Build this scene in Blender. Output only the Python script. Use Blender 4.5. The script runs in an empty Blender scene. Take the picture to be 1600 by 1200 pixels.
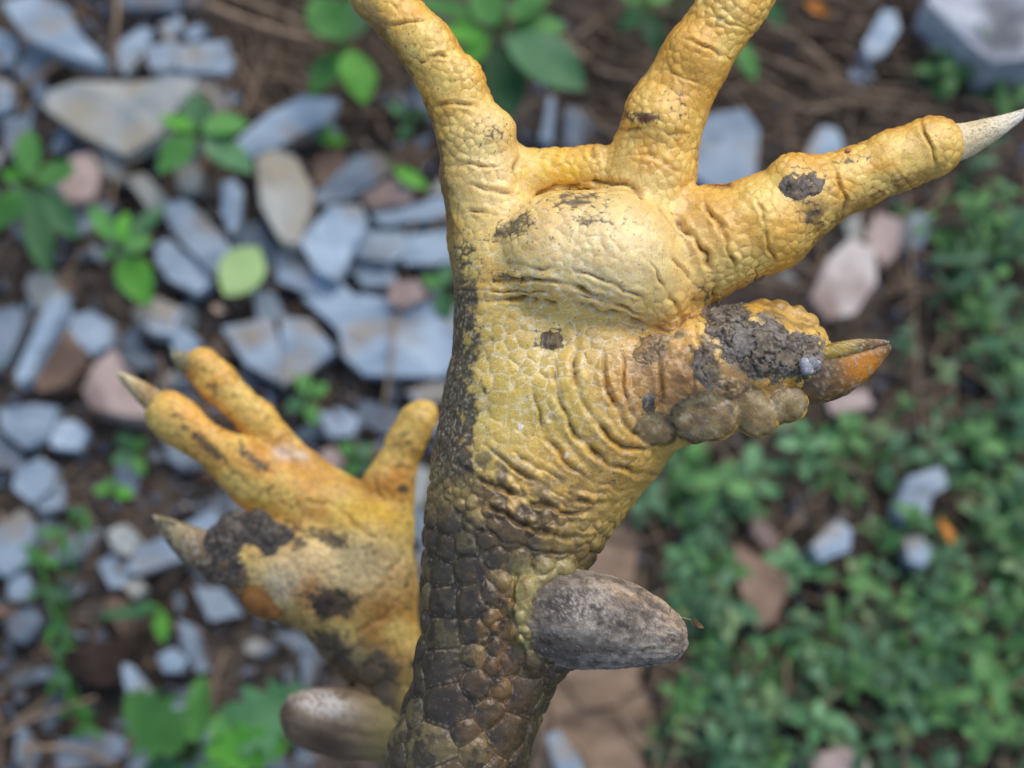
import bpy, math, random
import numpy as np
from mathutils import Vector, Matrix, kdtree

SC = bpy.context.scene
COL = SC.collection
R = math.radians

# ------------------------------------------------------------------ camera
FPX = 1716.0                       # focal length in pixels of a 1600 px wide picture
TILT = R(18.0)                     # camera leans this far from straight down
CAM_H = 0.409                      # metres above the soil
cam_d = bpy.data.cameras.new("camera")
cam = bpy.data.objects.new("camera", cam_d)
COL.objects.link(cam)
cam.location = (0, 0, CAM_H)
cam.rotation_euler = (TILT, 0, 0)
cam_d.sensor_width = 36.0
cam_d.lens = 36.0 * FPX / 1600.0
cam_d.clip_start = 0.01
cam_d.clip_end = 200.0
cam_d.dof.use_dof = True
cam_d.dof.focus_distance = 0.1335
cam_d.dof.aperture_fstop = 15
SC.camera = cam

# ------------------------------------------------------------------ sky, sun, exposure
SUN_EL, SUN_AZ = R(52), R(35)      # azimuth measured from +Y (top of picture) towards +X
w = bpy.data.worlds.new("World")
SC.world = w
w.use_nodes = True
nt = w.node_tree
sky = nt.nodes.new("ShaderNodeTexSky")
sky.sky_type = 'NISHITA'
sky.sun_disc = False
sky.sun_elevation = SUN_EL
sky.sun_rotation = SUN_AZ
sky.air_density = 1.0
sky.dust_density = 3.0
nt.links.new(sky.outputs[0], nt.nodes["Background"].inputs[0])
nt.nodes["Background"].inputs[1].default_value = 0.15
sun_d = bpy.data.lights.new("sun", 'SUN')
sun_d.energy = 0.9
sun_d.angle = R(50)
sun_d.color = (1.0, 0.97, 0.93)
sun = bpy.data.objects.new("sun", sun_d)
COL.objects.link(sun)
sd = Vector((math.sin(SUN_AZ) * math.cos(SUN_EL), math.cos(SUN_AZ) * math.cos(SUN_EL), math.sin(SUN_EL)))
sun.rotation_euler = sd.to_track_quat('Z', 'Y').to_euler()
sun.location = sd * 3
SC.view_settings.view_transform = 'Standard'
SC.view_settings.look = 'None'
SC.view_settings.exposure = 0.32
SC.view_settings.gamma = 1.0
SC.view_settings.use_curve_mapping = False
SC.render.engine = 'CYCLES'
SC.cycles.use_denoising = True
SC.cycles.denoising_input_passes = 'RGB_ALBEDO_NORMAL'
SC.cycles.denoising_prefilter = 'ACCURATE'
SC.cycles.max_bounces = 6
SC.cycles.diffuse_bounces = 3

# ------------------------------------------------------------------ helpers
CT, ST = math.cos(TILT), math.sin(TILT)


def c2w(p):
    """camera-space array (x right, y up, z towards the viewer) -> world"""
    p = np.asarray(p, dtype=np.float64)
    return np.stack([p[..., 0], p[..., 1] * CT - p[..., 2] * ST, p[..., 1] * ST + p[..., 2] * CT + CAM_H], -1)


def G(px, py, z=0.0):
    """point of the plane z seen at picture position px, py"""
    d = c2w(np.array([(px - 800) / FPX, (600 - py) / FPX, -1.0])) - np.array([0, 0, CAM_H])
    t = (CAM_H - z) / -d[2]
    return Vector((d[0] * t, d[1] * t, z))


def srgb(r, g, b):
    c = np.array([r, g, b], dtype=np.float64) / 255.0
    return np.where(c <= 0.04045, c / 12.92, ((c + 0.055) / 1.055) ** 2.4)


def tag(o, label=None, cat=None, group=None, kind=None):
    for k, v in (("label", label), ("category", cat), ("group", group), ("kind", kind)):
        if v:
            o[k] = v
    return o


def link(name, me, mat=None, parent=None):
    o = bpy.data.objects.new(name, me)
    COL.objects.link(o)
    if mat is not None and me is not None and not me.materials:
        me.materials.append(mat)
    if parent is not None:
        o.parent = parent
    return o


def empty(name, loc):
    o = bpy.data.objects.new(name, None)
    COL.objects.link(o)
    o.empty_display_size = 0.01
    o.location = loc
    return o


def np_mesh(name, V, F, smooth=True, col=None, rough=None):
    """F: (n,k) int array of same-size faces, or list of tuples"""
    me = bpy.data.meshes.new(name)
    if isinstance(F, np.ndarray):
        n, k = F.shape
        me.vertices.add(len(V))
        me.vertices.foreach_set("co", np.ascontiguousarray(V, dtype=np.float32).ravel())
        me.loops.add(n * k)
        me.loops.foreach_set("vertex_index", np.ascontiguousarray(F, dtype=np.int32).ravel())
        me.polygons.add(n)
        me.polygons.foreach_set("loop_start", np.arange(0, n * k, k, dtype=np.int32))
        me.update(calc_edges=True)
    else:
        me.from_pydata([tuple(v) for v in V], [], F)
        me.update()
    if smooth:
        me.polygons.foreach_set("use_smooth", np.ones(len(me.polygons), dtype=bool))
    if col is not None:
        a = me.attributes.new("Col", 'FLOAT_COLOR', 'POINT')
        c = np.ones((len(V), 4), dtype=np.float32)
        c[:, :3] = col
        a.data.foreach_set("color", c.ravel())
    if rough is not None:
        a = me.attributes.new("Rough", 'FLOAT', 'POINT')
        a.data.foreach_set("value", np.ascontiguousarray(rough, dtype=np.float32))
    return me


def hash3(ix, iy, iz, seed=0):
    h = (ix.astype(np.int64) * 374761393 + iy.astype(np.int64) * 668265263 + iz.astype(np.int64) * 1440662683 + seed * 974711) & 0xffffffff
    h = ((h ^ (h >> 13)) * 1274126177) & 0xffffffff
    h = ((h ^ (h >> 16)) * 2246822519) & 0xffffffff
    h ^= h >> 15
    return (h & 0xffffff) / float(0xffffff)


def vnoise(P, seed=0):
    i = np.floor(P).astype(np.int64)
    f = P - i
    f = f * f * (3 - 2 * f)
    out = 0
    for dx in (0, 1):
        wx = f[:, 0] if dx else 1 - f[:, 0]
        for dy in (0, 1):
            wy = f[:, 1] if dy else 1 - f[:, 1]
            for dz in (0, 1):
                wz = f[:, 2] if dz else 1 - f[:, 2]
                out = out + wx * wy * wz * hash3(i[:, 0] + dx, i[:, 1] + dy, i[:, 2] + dz, seed)
    return out


def fbm(P, octaves=3, seed=0):
    a, s, t = 0.5, 0.0, 0.0
    P = np.array(P, dtype=np.float64)
    for o in range(octaves):
        s = s + a * vnoise(P * (2 ** o) + 17.3 * o, seed + o)
        t += a
        a *= 0.5
    return s / t


def sstep(a, b, x):
    t = np.clip((x - a) / (b - a), 0, 1)
    return t * t * (3 - 2 * t)


def mix(a, b, t):
    t = np.asarray(t)[..., None]
    return a * (1 - t) + b * t


def blob(u, v, cu, cv, ru, rv, ang=0.0):
    c, s = math.cos(ang), math.sin(ang)
    x, y = u - cu, v - cv
    a, b = (x * c + y * s) / ru, (-x * s + y * c) / rv
    return np.exp(-(a * a + b * b))


# ------------------------------------------------------------------ implicit surfaces (units: picture pixels at the leg's distance)
def prim_d(P, pr):
    a, ra, b, rb, hs = pr[0], pr[1], pr[2], pr[3], pr[5]
    A = np.array(a, dtype=np.float32)
    B = np.array(b, dtype=np.float32)
    sc = np.array([1, 1, 1.0 / hs], dtype=np.float32)
    ba = (B - A) * sc
    pa = (P - A) * sc
    L = float((ba * ba).sum())
    if L < 1e-6:
        return np.sqrt((pa * pa).sum(-1)) - ra
    t = np.clip((pa @ ba) / L, 0, 1)
    q = pa - t[..., None] * ba
    return np.sqrt((q * q).sum(-1)) - (ra + (rb - ra) * t)


def smin(a, b, k):
    h = np.maximum(k - np.abs(a - b), 0) / k
    return np.minimum(a, b) - h * h * k * 0.25


def S(a, r, k=20, hs=1.0):
    return (a, r, a, r, k, hs)


def chain(pts, k=20, hs=1.0):
    """pts: (u,v,h,r) -> list of tapering capsules"""
    return [(p[:3], p[3], q[:3], q[3], k if i == 0 else 14, hs) for i, (p, q) in enumerate(zip(pts[:-1], pts[1:]))]


def sdf_at(P, prims):
    P = P.astype(np.float32)
    d = np.full(len(P), 60.0, dtype=np.float32)
    for pr in prims:
        m = max(pr[1], pr[3]) * max(1, pr[5]) + 50
        lo = np.minimum(pr[0], pr[2]) - m
        hi = np.maximum(pr[0], pr[2]) + m
        idx = np.nonzero(np.all((P > lo) & (P < hi), axis=1))[0]
        if len(idx):
            d[idx] = smin(d[idx], prim_d(P[idx], pr), pr[4])
    return d


def sdf_grad(P, prims, e=0.6):
    g = np.zeros_like(P)
    K = np.array([[1, -1, -1], [-1, -1, 1], [-1, 1, -1], [1, 1, 1]], dtype=np.float64)
    for k in K:
        g += k * sdf_at(P + k * e, prims)[:, None]
    return g / (np.linalg.norm(g, axis=1, keepdims=True) + 1e-9)


def subdivide(V, F):
    n = len(V)
    e = np.stack([F, np.roll(F, -1, axis=1)], -1)
    lo, hi = e.min(-1), e.max(-1)
    key = (lo.astype(np.int64) * n + hi).ravel()
    uk, inv = np.unique(key, return_inverse=True)
    ev = inv.reshape(F.shape) + n
    em = (V[uk // n] + V[uk % n]) * 0.5
    fc = V[F].mean(1)
    fi = np.arange(len(F)) + n + len(uk)
    ep = np.roll(ev, 1, axis=1)
    Q = np.stack([F, ev, np.repeat(fi[:, None], 4, 1), ep], -1).reshape(-1, 4)
    return np.concatenate([V, em, fc]), Q


def smooth_mesh(V, F, it=1, f=0.5):
    n = len(V)
    a = F.ravel()
    b = np.roll(F, -1, axis=1).ravel()
    for _ in range(it):
        cnt = np.bincount(a, minlength=n) + np.bincount(b, minlength=n)
        acc = np.stack([np.bincount(a, V[b, i], n) + np.bincount(b, V[a, i], n) for i in range(3)], -1)
        V = V + f * (acc / np.maximum(cnt, 1)[:, None] - V)
    return V


def vnormals(V, F):
    fn = np.cross(V[F[:, 2]] - V[F[:, 0]], V[F[:, 3]] - V[F[:, 1]])
    N = np.stack([sum(np.bincount(F[:, c], fn[:, i], len(V)) for c in range(4)) for i in range(3)], -1)
    return N / (np.linalg.norm(N, axis=1, keepdims=True) + 1e-12)


def sdf_mesh(prims, vox, levels):
    import openvdb
    lo = np.min([np.minimum(p[0], p[2]) - max(p[1], p[3]) * max(1, p[5]) for p in prims], axis=0) - 4 * vox
    hi = np.max([np.maximum(p[0], p[2]) + max(p[1], p[3]) * max(1, p[5]) for p in prims], axis=0) + 4 * vox
    n = np.ceil((hi - lo) / vox).astype(int) + 1
    D = np.full(n, 60.0, dtype=np.float32)
    ax = [(lo[i] + vox * np.arange(n[i])).astype(np.float32) for i in range(3)]
    for pr in prims:
        m = max(pr[1], pr[3]) * max(1, pr[5]) + 45
        a = np.maximum(((np.minimum(pr[0], pr[2]) - m - lo) / vox).astype(int), 0)
        b = np.minimum(((np.maximum(pr[0], pr[2]) + m - lo) / vox).astype(int) + 2, n)
        sl = tuple(slice(a[i], b[i]) for i in range(3))
        P = np.stack(np.meshgrid(*[ax[i][sl[i]] for i in range(3)], indexing='ij'), -1)
        D[sl] = smin(D[sl], prim_d(P, pr), pr[4])
    D = np.clip(D, -3 * vox, 3 * vox)
    grid = openvdb.FloatGrid(3 * vox)
    grid.copyFromArray(D)
    V, F = grid.convertToQuads(0.0)
    V = np.asarray(V, dtype=np.float64) * vox + lo
    F = np.asarray(F, dtype=np.int64)
    for lv in range(levels):
        V, F = subdivide(V, F)
        if lv == 0:
            V = smooth_mesh(V, F, 1, 0.5)
            for _ in range(2):
                V = V - sdf_grad(V, prims) * sdf_at(V, prims)[:, None]
        else:
            V = smooth_mesh(V, F, 1, 0.5)
    N = vnormals(V, F)
    g = sdf_grad(V[:200], prims)
    if (g * N[:200]).sum() < 0:
        F = F[:, ::-1].copy()
        N = -N
    return V, F, N


def poisson_seeds(V, rad, want, fixed=(), rng=None):
    """variable-radius dart throwing over the vertices; returns seed positions and radii"""
    order = rng.permutation(len(V))[:want]
    cell = 40.0
    grid = {}
    out, rr = [], []

    def put(p, r):
        key = (int(p[0] // cell), int(p[1] // cell), int(p[2] // cell))
        grid.setdefault(key, []).append(len(out))
        out.append(p)
        rr.append(r)
    for p, r in fixed:
        put(tuple(p), r)
    VL = V[order].tolist()
    RL = rad[order].tolist()
    for p, r in zip(VL, RL):
        kx, ky, kz = int(p[0] // cell), int(p[1] // cell), int(p[2] // cell)
        ok = True
        for x in (kx - 1, kx, kx + 1):
            for y in (ky - 1, ky, ky + 1):
                for z in (kz - 1, kz, kz + 1):
                    for j in grid.get((x, y, z), ()):
                        q = out[j]
                        dd = (p[0] - q[0]) ** 2 + (p[1] - q[1]) ** 2 + (p[2] - q[2]) ** 2
                        m = 0.86 * (r + rr[j])
                        if dd < m * m:
                            ok = False
                            break
                    if not ok:
                        break
                if not ok:
                    break
            if not ok:
                break
        if ok:
            put(tuple(p), r)
    return np.array(out), np.array(rr)


def voronoi(V, seeds, rr, k=5):
    """radius-weighted cells: returns F1, F2-F1 (in units of the cell radius), id"""
    kd = kdtree.KDTree(len(seeds))
    for i, s in enumerate(seeds.tolist()):
        kd.insert(s, i)
    kd.balance()
    idx = np.empty((len(V), k), dtype=np.int64)
    dst = np.empty((len(V), k))
    fn = kd.find_n
    for i, p in enumerate(V.tolist()):
        r = fn(p, k)
        idx[i] = [x[1] for x in r]
        dst[i] = [x[2] for x in r]
    wd = dst / rr[idx]
    o = np.argsort(wd, axis=1)
    w1 = np.take_along_axis(wd, o[:, :1], 1)[:, 0]
    w2 = np.take_along_axis(wd, o[:, 1:2], 1)[:, 0]
    cid = np.take_along_axis(idx, o[:, :1], 1)[:, 0]
    return w1, w2 - w1, cid


def polyline_d(u, v, pts):
    """distance of picture points to a polyline, position along it 0..1, signed side"""
    P = np.stack([u, v], -1)
    pts = np.array(pts, dtype=np.float64)
    seg = np.linalg.norm(np.diff(pts, axis=0), axis=1)
    tot = seg.sum()
    best = np.full(len(u), 1e9)
    tt = np.zeros(len(u))
    acc = 0.0
    for a, b, L in zip(pts[:-1], pts[1:], seg):
        ba = b - a
        t = np.clip(((P - a) @ ba) / (L * L), 0, 1)
        d = np.linalg.norm(P - a - t[:, None] * ba, axis=1)
        m = d < best
        best[m] = d[m]
        tt[m] = (acc + t[m] * L) / tot
        acc += L
    return best, tt


def catmull(pts, n=6):
    p = np.array(pts, dtype=np.float64)
    p = np.concatenate([[2 * p[0] - p[1]], p, [2 * p[-1] - p[-2]]])
    out = []
    for i in range(1, len(p) - 2):
        for t in np.linspace(0, 1, n, endpoint=False):
            out.append(0.5 * (2 * p[i] + (p[i + 1] - p[i - 1]) * t + (2 * p[i - 1] - 5 * p[i] + 4 * p[i + 1] - p[i + 2]) * t * t
                              + (3 * p[i] - p[i - 1] - 3 * p[i + 1] + p[i + 2]) * t ** 3))
    out.append(p[-2])
    return np.array(out)


def to_world(V, dist):
    """leg model units (u right, v down, h towards the viewer) -> world metres; dist is the leg's distance in metres"""
    s = dist / FPX
    Z = dist - V[:, 2] * s
    return c2w(np.stack([(V[:, 0] - 800) * Z / FPX, (600 - V[:, 1]) * Z / FPX, -Z], -1))


def tube(pts, nseg=40, nring=6, flat=1.0, up=(0, 0, 1)):
    """closed tapering horn through (u,v,h,r) points; returns V, F, (t, angle)"""
    c = catmull(pts, nring)
    P, r = c[:, :3], np.maximum(c[:, 3], 0.3)
    T = np.gradient(P, axis=0)
    T /= np.linalg.norm(T, axis=1, keepdims=True)
    up = np.array(up, dtype=float)
    X = np.cross(T, up)
    X /= np.linalg.norm(X, axis=1, keepdims=True)
    Y = np.cross(X, T)
    a = np.linspace(0, 2 * math.pi, nseg, endpoint=False)
    V = P[:, None] + r[:, None, None] * (np.cos(a)[None, :, None] * X[:, None] + flat * np.sin(a)[None, :, None] * Y[:, None])
    m = len(P)
    t = np.repeat(np.linspace(0, 1, m), nseg)
    V = V.reshape(-1, 3)
    F = []
    i = np.arange(m - 1)[:, None] * nseg
    j = np.arange(nseg)[None]
    j2 = (j + 1) % nseg
    F = np.stack([i + j, i + j2, i + nseg + j2, i + nseg + j], -1).reshape(-1, 4)
    return V, F, t, np.tile(a, m)


# ------------------------------------------------------------------ materials
def new_mat(name):
    m = bpy.data.materials.new(name)
    m.use_nodes = True
    n = m.node_tree.nodes
    return m, n, m.node_tree.links, n["Principled BSDF"]


def attr_mat(name, rough=0.45, sss=0.0, sss_r=0.0015, noise_scale=4000, bump=0.15, bump_d=0.00008, tint=0.25, use_rough=True, coat=0.0, spec=0.4):
    """colour comes from the mesh's own pigment attribute, broken up by fine procedural speckle"""
    m, n, l, b = new_mat(name)
    a = n.new("ShaderNodeAttribute"); a.attribute_name = "Col"
    tc = n.new("ShaderNodeTexCoord")
    nz = n.new("ShaderNodeTexNoise"); nz.inputs["Scale"].default_value = noise_scale; nz.inputs["Detail"].default_value = 5
    l.new(tc.outputs["Object"], nz.inputs["Vector"])
    mr = n.new("ShaderNodeMapRange")
    mr.inputs[1].default_value = 0.3; mr.inputs[2].default_value = 0.7
    mr.inputs[3].default_value = 1 - tint; mr.inputs[4].default_value = 1 + tint
    l.new(nz.outputs[0], mr.inputs[0])
    mx = n.new("ShaderNodeVectorMath"); mx.operation = 'SCALE'
    l.new(a.outputs["Color"], mx.inputs[0]); l.new(mr.outputs[0], mx.inputs["Scale"])
    l.new(mx.outputs[0], b.inputs["Base Color"])
    if use_rough:
        ra = n.new("ShaderNodeAttribute"); ra.attribute_name = "Rough"
        l.new(ra.outputs["Fac"], b.inputs["Roughness"])
    else:
        b.inputs["Roughness"].default_value = rough
    b.inputs["Specular IOR Level"].default_value = spec
    if sss:
        b.inputs["Subsurface Weight"].default_value = sss
        b.inputs["Subsurface Radius"].default_value = (1.0, 0.5, 0.15)
        b.inputs["Subsurface Scale"].default_value = sss_r
    if coat:
        b.inputs["Coat Weight"].default_value = coat
        b.inputs["Coat Roughness"].default_value = 0.28
    bp = n.new("ShaderNodeBump"); bp.inputs["Strength"].default_value = bump; bp.inputs["Distance"].default_value = bump_d
    l.new(nz.outputs[0], bp.inputs["Height"]); l.new(bp.outputs[0], b.inputs["Normal"])
    return m


M_SKIN = attr_mat("scaly_skin", sss=0.35, sss_r=0.0018, noise_scale=4500, bump=0.55, bump_d=0.00012, tint=0.14, coat=0.22, spec=0.55)
M_HORN = attr_mat("horn", sss=0.1, sss_r=0.0015, noise_scale=5000, bump=0.5, bump_d=0.0001, tint=0.3)
M_MUD = attr_mat("caked_dirt", noise_scale=4000, bump=0.4, bump_d=0.00008, tint=0.22)
# ------------------------------------------------------------------ the ground
def proc_mat(name, c0, c1, scale, rough=0.8, c2=None, scale2=None, bump=0.4, bump_d=0.001, rnd=0.0, stretch=None):
    """two or three real colours broken up by noise; rnd: each object's own brightness shift"""
    m, n, l, b = new_mat(name)
    tc = n.new("ShaderNodeTexCoord")
    mp = n.new("ShaderNodeMapping")
    if stretch:
        mp.inputs["Scale"].default_value = stretch
    oi = n.new("ShaderNodeObjectInfo")
    ad = n.new("ShaderNodeVectorMath"); ad.operation = 'ADD'
    l.new(tc.outputs["Object"], mp.inputs[0]); l.new(mp.outputs[0], ad.inputs[0]); l.new(oi.outputs["Random"], ad.inputs[1])
    nz = n.new("ShaderNodeTexNoise"); nz.inputs["Scale"].default_value = scale; nz.inputs["Detail"].default_value = 7; nz.inputs["Roughness"].default_value = 0.6
    l.new(ad.outputs[0], nz.inputs["Vector"])
    cr = n.new("ShaderNodeValToRGB")
    e = cr.color_ramp.elements
    e[0].position, e[1].position = 0.36, 0.64
    e[0].color, e[1].color = (*c0, 1), (*c1, 1)
    l.new(nz.outputs[0], cr.inputs[0])
    out = cr.outputs[0]
    if c2 is not None:
        n2 = n.new("ShaderNodeTexNoise"); n2.inputs["Scale"].default_value = scale2 or scale * 0.4; n2.inputs["Detail"].default_value = 5
        l.new(ad.outputs[0], n2.inputs["Vector"])
        mr = n.new("ShaderNodeMapRange"); mr.inputs[1].default_value = 0.52; mr.inputs[2].default_value = 0.66
        l.new(n2.outputs[0], mr.inputs[0])
        mx = n.new("ShaderNodeMix"); mx.data_type = 'RGBA'
        l.new(mr.outputs[0], mx.inputs[0]); l.new(out, mx.inputs[6]); mx.inputs[7].default_value = (*c2, 1)
        out = mx.outputs[2]
    if rnd:
        hs = n.new("ShaderNodeHueSaturation")
        mr = n.new("ShaderNodeMapRange"); mr.inputs[3].default_value = 1 - rnd; mr.inputs[4].default_value = 1 + rnd
        l.new(oi.outputs["Random"], mr.inputs[0]); l.new(mr.outputs[0], hs.inputs["Value"]); l.new(out, hs.inputs["Color"])
        out = hs.outputs[0]
    l.new(out, b.inputs["Base Color"])
    b.inputs["Roughness"].default_value = rough
    b.inputs["Specular IOR Level"].default_value = 0.3
    bp = n.new("ShaderNodeBump"); bp.inputs["Strength"].default_value = bump; bp.inputs["Distance"].default_value = bump_d
    l.new(nz.outputs[0], bp.inputs["Height"]); l.new(bp.outputs[0], b.inputs["Normal"])
    return m


M_SOIL = proc_mat("soil", srgb(60, 54, 49), srgb(108, 99, 90), 90, 0.95, srgb(78, 69, 62), 22, 0.9, 0.004)
M_SLATE = proc_mat("blue_slate", srgb(122, 142, 160), srgb(162, 180, 194), 60, 0.6, srgb(146, 140, 130), 34, 0.6, 0.002, 0.2, (1, 1.6, 1))
M_SLATE_D = proc_mat("dark_slate", srgb(90, 106, 122), srgb(126, 140, 152), 70, 0.55, srgb(112, 104, 96), 34, 0.6, 0.002, 0.2)
M_PALE = proc_mat("pale_slate", srgb(142, 150, 150), srgb(178, 180, 172), 50, 0.7, srgb(160, 152, 134), 30, 0.4, 0.001, 0.1)
M_PINK = proc_mat("pinkish_stone", srgb(150, 132, 126), srgb(182, 164, 156), 70, 0.75, srgb(132, 116, 108), 40, 0.5, 0.001, 0.12)
M_WHITE = proc_mat("whitish_stone", srgb(176, 158, 148), srgb(214, 206, 198), 50, 0.75, srgb(150, 130, 118), 36, 0.5, 0.001)
M_BROWN = proc_mat("brown_stone", srgb(112, 92, 78), srgb(144, 122, 104), 80, 0.85, srgb(96, 80, 70), 40, 0.5, 0.001, 0.12)
M_TAN = proc_mat("tan_stone", srgb(128, 108, 88), srgb(154, 132, 110), 40, 0.85, srgb(96, 82, 70), 26, 0.5, 0.0015, 0, (1, 3.0, 1))
M_DARK = proc_mat("dark_brown", srgb(36, 28, 24), srgb(60, 48, 40), 80, 0.9, None, None, 0.6, 0.002)  # near-black brown; also colours the slab that paints the rock's shaded side
M_ROCK = proc_mat("grey_rock", srgb(150, 158, 170), srgb(204, 208, 214), 45, 0.75, srgb(104, 106, 112), 34, 1.0, 0.005)
M_TWIG = proc_mat("dry_straw", srgb(116, 98, 80), srgb(160, 140, 116), 120, 0.85, None, None, 0.3, 0.0004, 0.2)
M_ORANGE = proc_mat("orange_leaf", srgb(186, 112, 40), srgb(214, 150, 70), 150, 0.7)
M_DEAD = proc_mat("dead_leaf", srgb(150, 124, 100), srgb(196, 176, 154), 60, 0.8, srgb(206, 196, 180), 40)


def leaf_mat(name, c0, c1, c2=None):
    m = proc_mat(name, c0, c1, 60, 0.55, c2, 40, 0.3, 0.0006, 0.14)
    n, l = m.node_tree.nodes, m.node_tree.links
    b = n["Principled BSDF"]
    src = b.inputs["Base Color"].links[0].from_socket
    tr = n.new("ShaderNodeBsdfTranslucent")
    l.new(src, tr.inputs[0])
    ms = n.new("ShaderNodeMixShader"); ms.inputs[0].default_value = 0.25
    l.new(b.outputs[0], ms.inputs[1]); l.new(tr.outputs[0], ms.inputs[2])
    l.new(ms.outputs[0], n["Material Output"].inputs[0])
    return m


M_LEAF = leaf_mat("green_leaf", srgb(70, 128, 60), srgb(98, 158, 82))
M_LEAF_B = leaf_mat("bluish_leaf", srgb(62, 112, 72), srgb(92, 142, 96), srgb(110, 150, 112))
M_LEAF_G = leaf_mat("bright_leaf", srgb(72, 146, 48), srgb(110, 182, 72))
M_LEAF_D = leaf_mat("dark_leaf", srgb(40, 84, 50), srgb(62, 112, 66))
M_LIME = leaf_mat("lime_leaf", srgb(176, 216, 138), srgb(204, 232, 166), srgb(232, 234, 204))

# soil: finely uneven where the picture looks, running out flat to far beyond it
gx = np.concatenate([[-30, -8, -2, -0.9], np.linspace(-0.42, 0.42, 211), [0.9, 2, 8, 30]])
gy = np.concatenate([[-30, -8, -2, -0.6], np.linspace(-0.22, 0.5, 181), [0.9, 2, 8, 30]])
GX, GY = np.meshgrid(gx, gy, indexing='ij')
P2 = np.stack([GX.ravel(), GY.ravel(), 0 * GX.ravel()], -1)
zz = (fbm(P2 * 28, 4, 90) - 0.5) * 0.012 + (fbm(P2 * 160, 3, 91) - 0.5) * 0.005 - 0.004
zz = np.where(np.maximum(np.abs(P2[:, 0]), np.abs(P2[:, 1] - .14)) < 0.45, zz, -0.004)
P2[:, 2] = zz
ni, nj = len(gx), len(gy)
I, J = np.meshgrid(np.arange(ni - 1), np.arange(nj - 1), indexing='ij')
FG = np.stack([I * nj + J, (I + 1) * nj + J, (I + 1) * nj + J + 1, I * nj + J + 1], -1).reshape(-1, 4)
ground = link("ground", np_mesh("ground", P2, FG), M_SOIL)
tag(ground, kind="structure")

rnd = random.Random(11)


def slab_mesh(name, poly, thick, seed, rough=0.035, topn=0.06):
    """irregular split-stone slab from a plan outline (local x,y), z from 0 to thick"""
    r = random.Random(seed)
    pts = [Vector((p[0], p[1])) for p in poly]
    area = sum(a.x * b.y - b.x * a.y for a, b in zip(pts, pts[1:] + pts[:1]))
    if area < 0:
        pts.reverse()
    size = max((p.length for p in pts))
    out = []
    for a, b in zip(pts, pts[1:] + pts[:1]):
        k = max(1, int((b - a).length / (size * 0.4)))
        for i in range(k):
            t = i / k
            p = a.lerp(b, t)
            j = rough * size * (0.35 if i == 0 else 1.0)
            out.append(p + Vector((r.uniform(-j, j), r.uniform(-j, j))) * 0.6)
    n = len(out)
    V, F = [], []
    for sc, z in ((0.97, 0.0), (1.0, 0.3), (0.995, 0.92), (0.98, 1.0), (0.55, 1.02)):
        for p in out:
            zz_ = z * thick
            if z > 0.8:
                zz_ += r.uniform(-topn, topn) * thick
            q = p * sc * (1 + r.uniform(-.02, .02))
            V.append((q.x, q.y, zz_))
    V.append((0, 0, thick * 1.02))
    c = len(V) - 1
    for k in range(4):
        for i in range(n):
            j = (i + 1) % n
            F.append((k * n + i, k * n + j, (k + 1) * n + j, (k + 1) * n + i))
    for i in range(n):
        F.append((4 * n + i, 4 * n + (i + 1) % n, c))
    F.append(tuple(range(n))[::-1])
    me = bpy.data.meshes.new(name)
    me.from_pydata(V, [], F)
    me.update()
    return me


def slab(poly, mat, label, cat="slate", z0=0.0, thick=0.006, tilt=(0, 0), name="slate_chip", group="slate chips on the soil", seed=None):
    zt = z0 + thick
    W = [G(a, b, zt) for a, b in poly]
    c = sum(W, Vector()) / len(W)
    me = slab_mesh(name, [(p.x - c.x, p.y - c.y) for p in W], thick, seed or rnd.randrange(9999))
    o = link(name, me, mat)
    o.location = (c.x, c.y, z0)
    o.rotation_euler = (R(tilt[0]), R(tilt[1]), 0)
    tag(o, label, cat, group)
    return o


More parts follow.
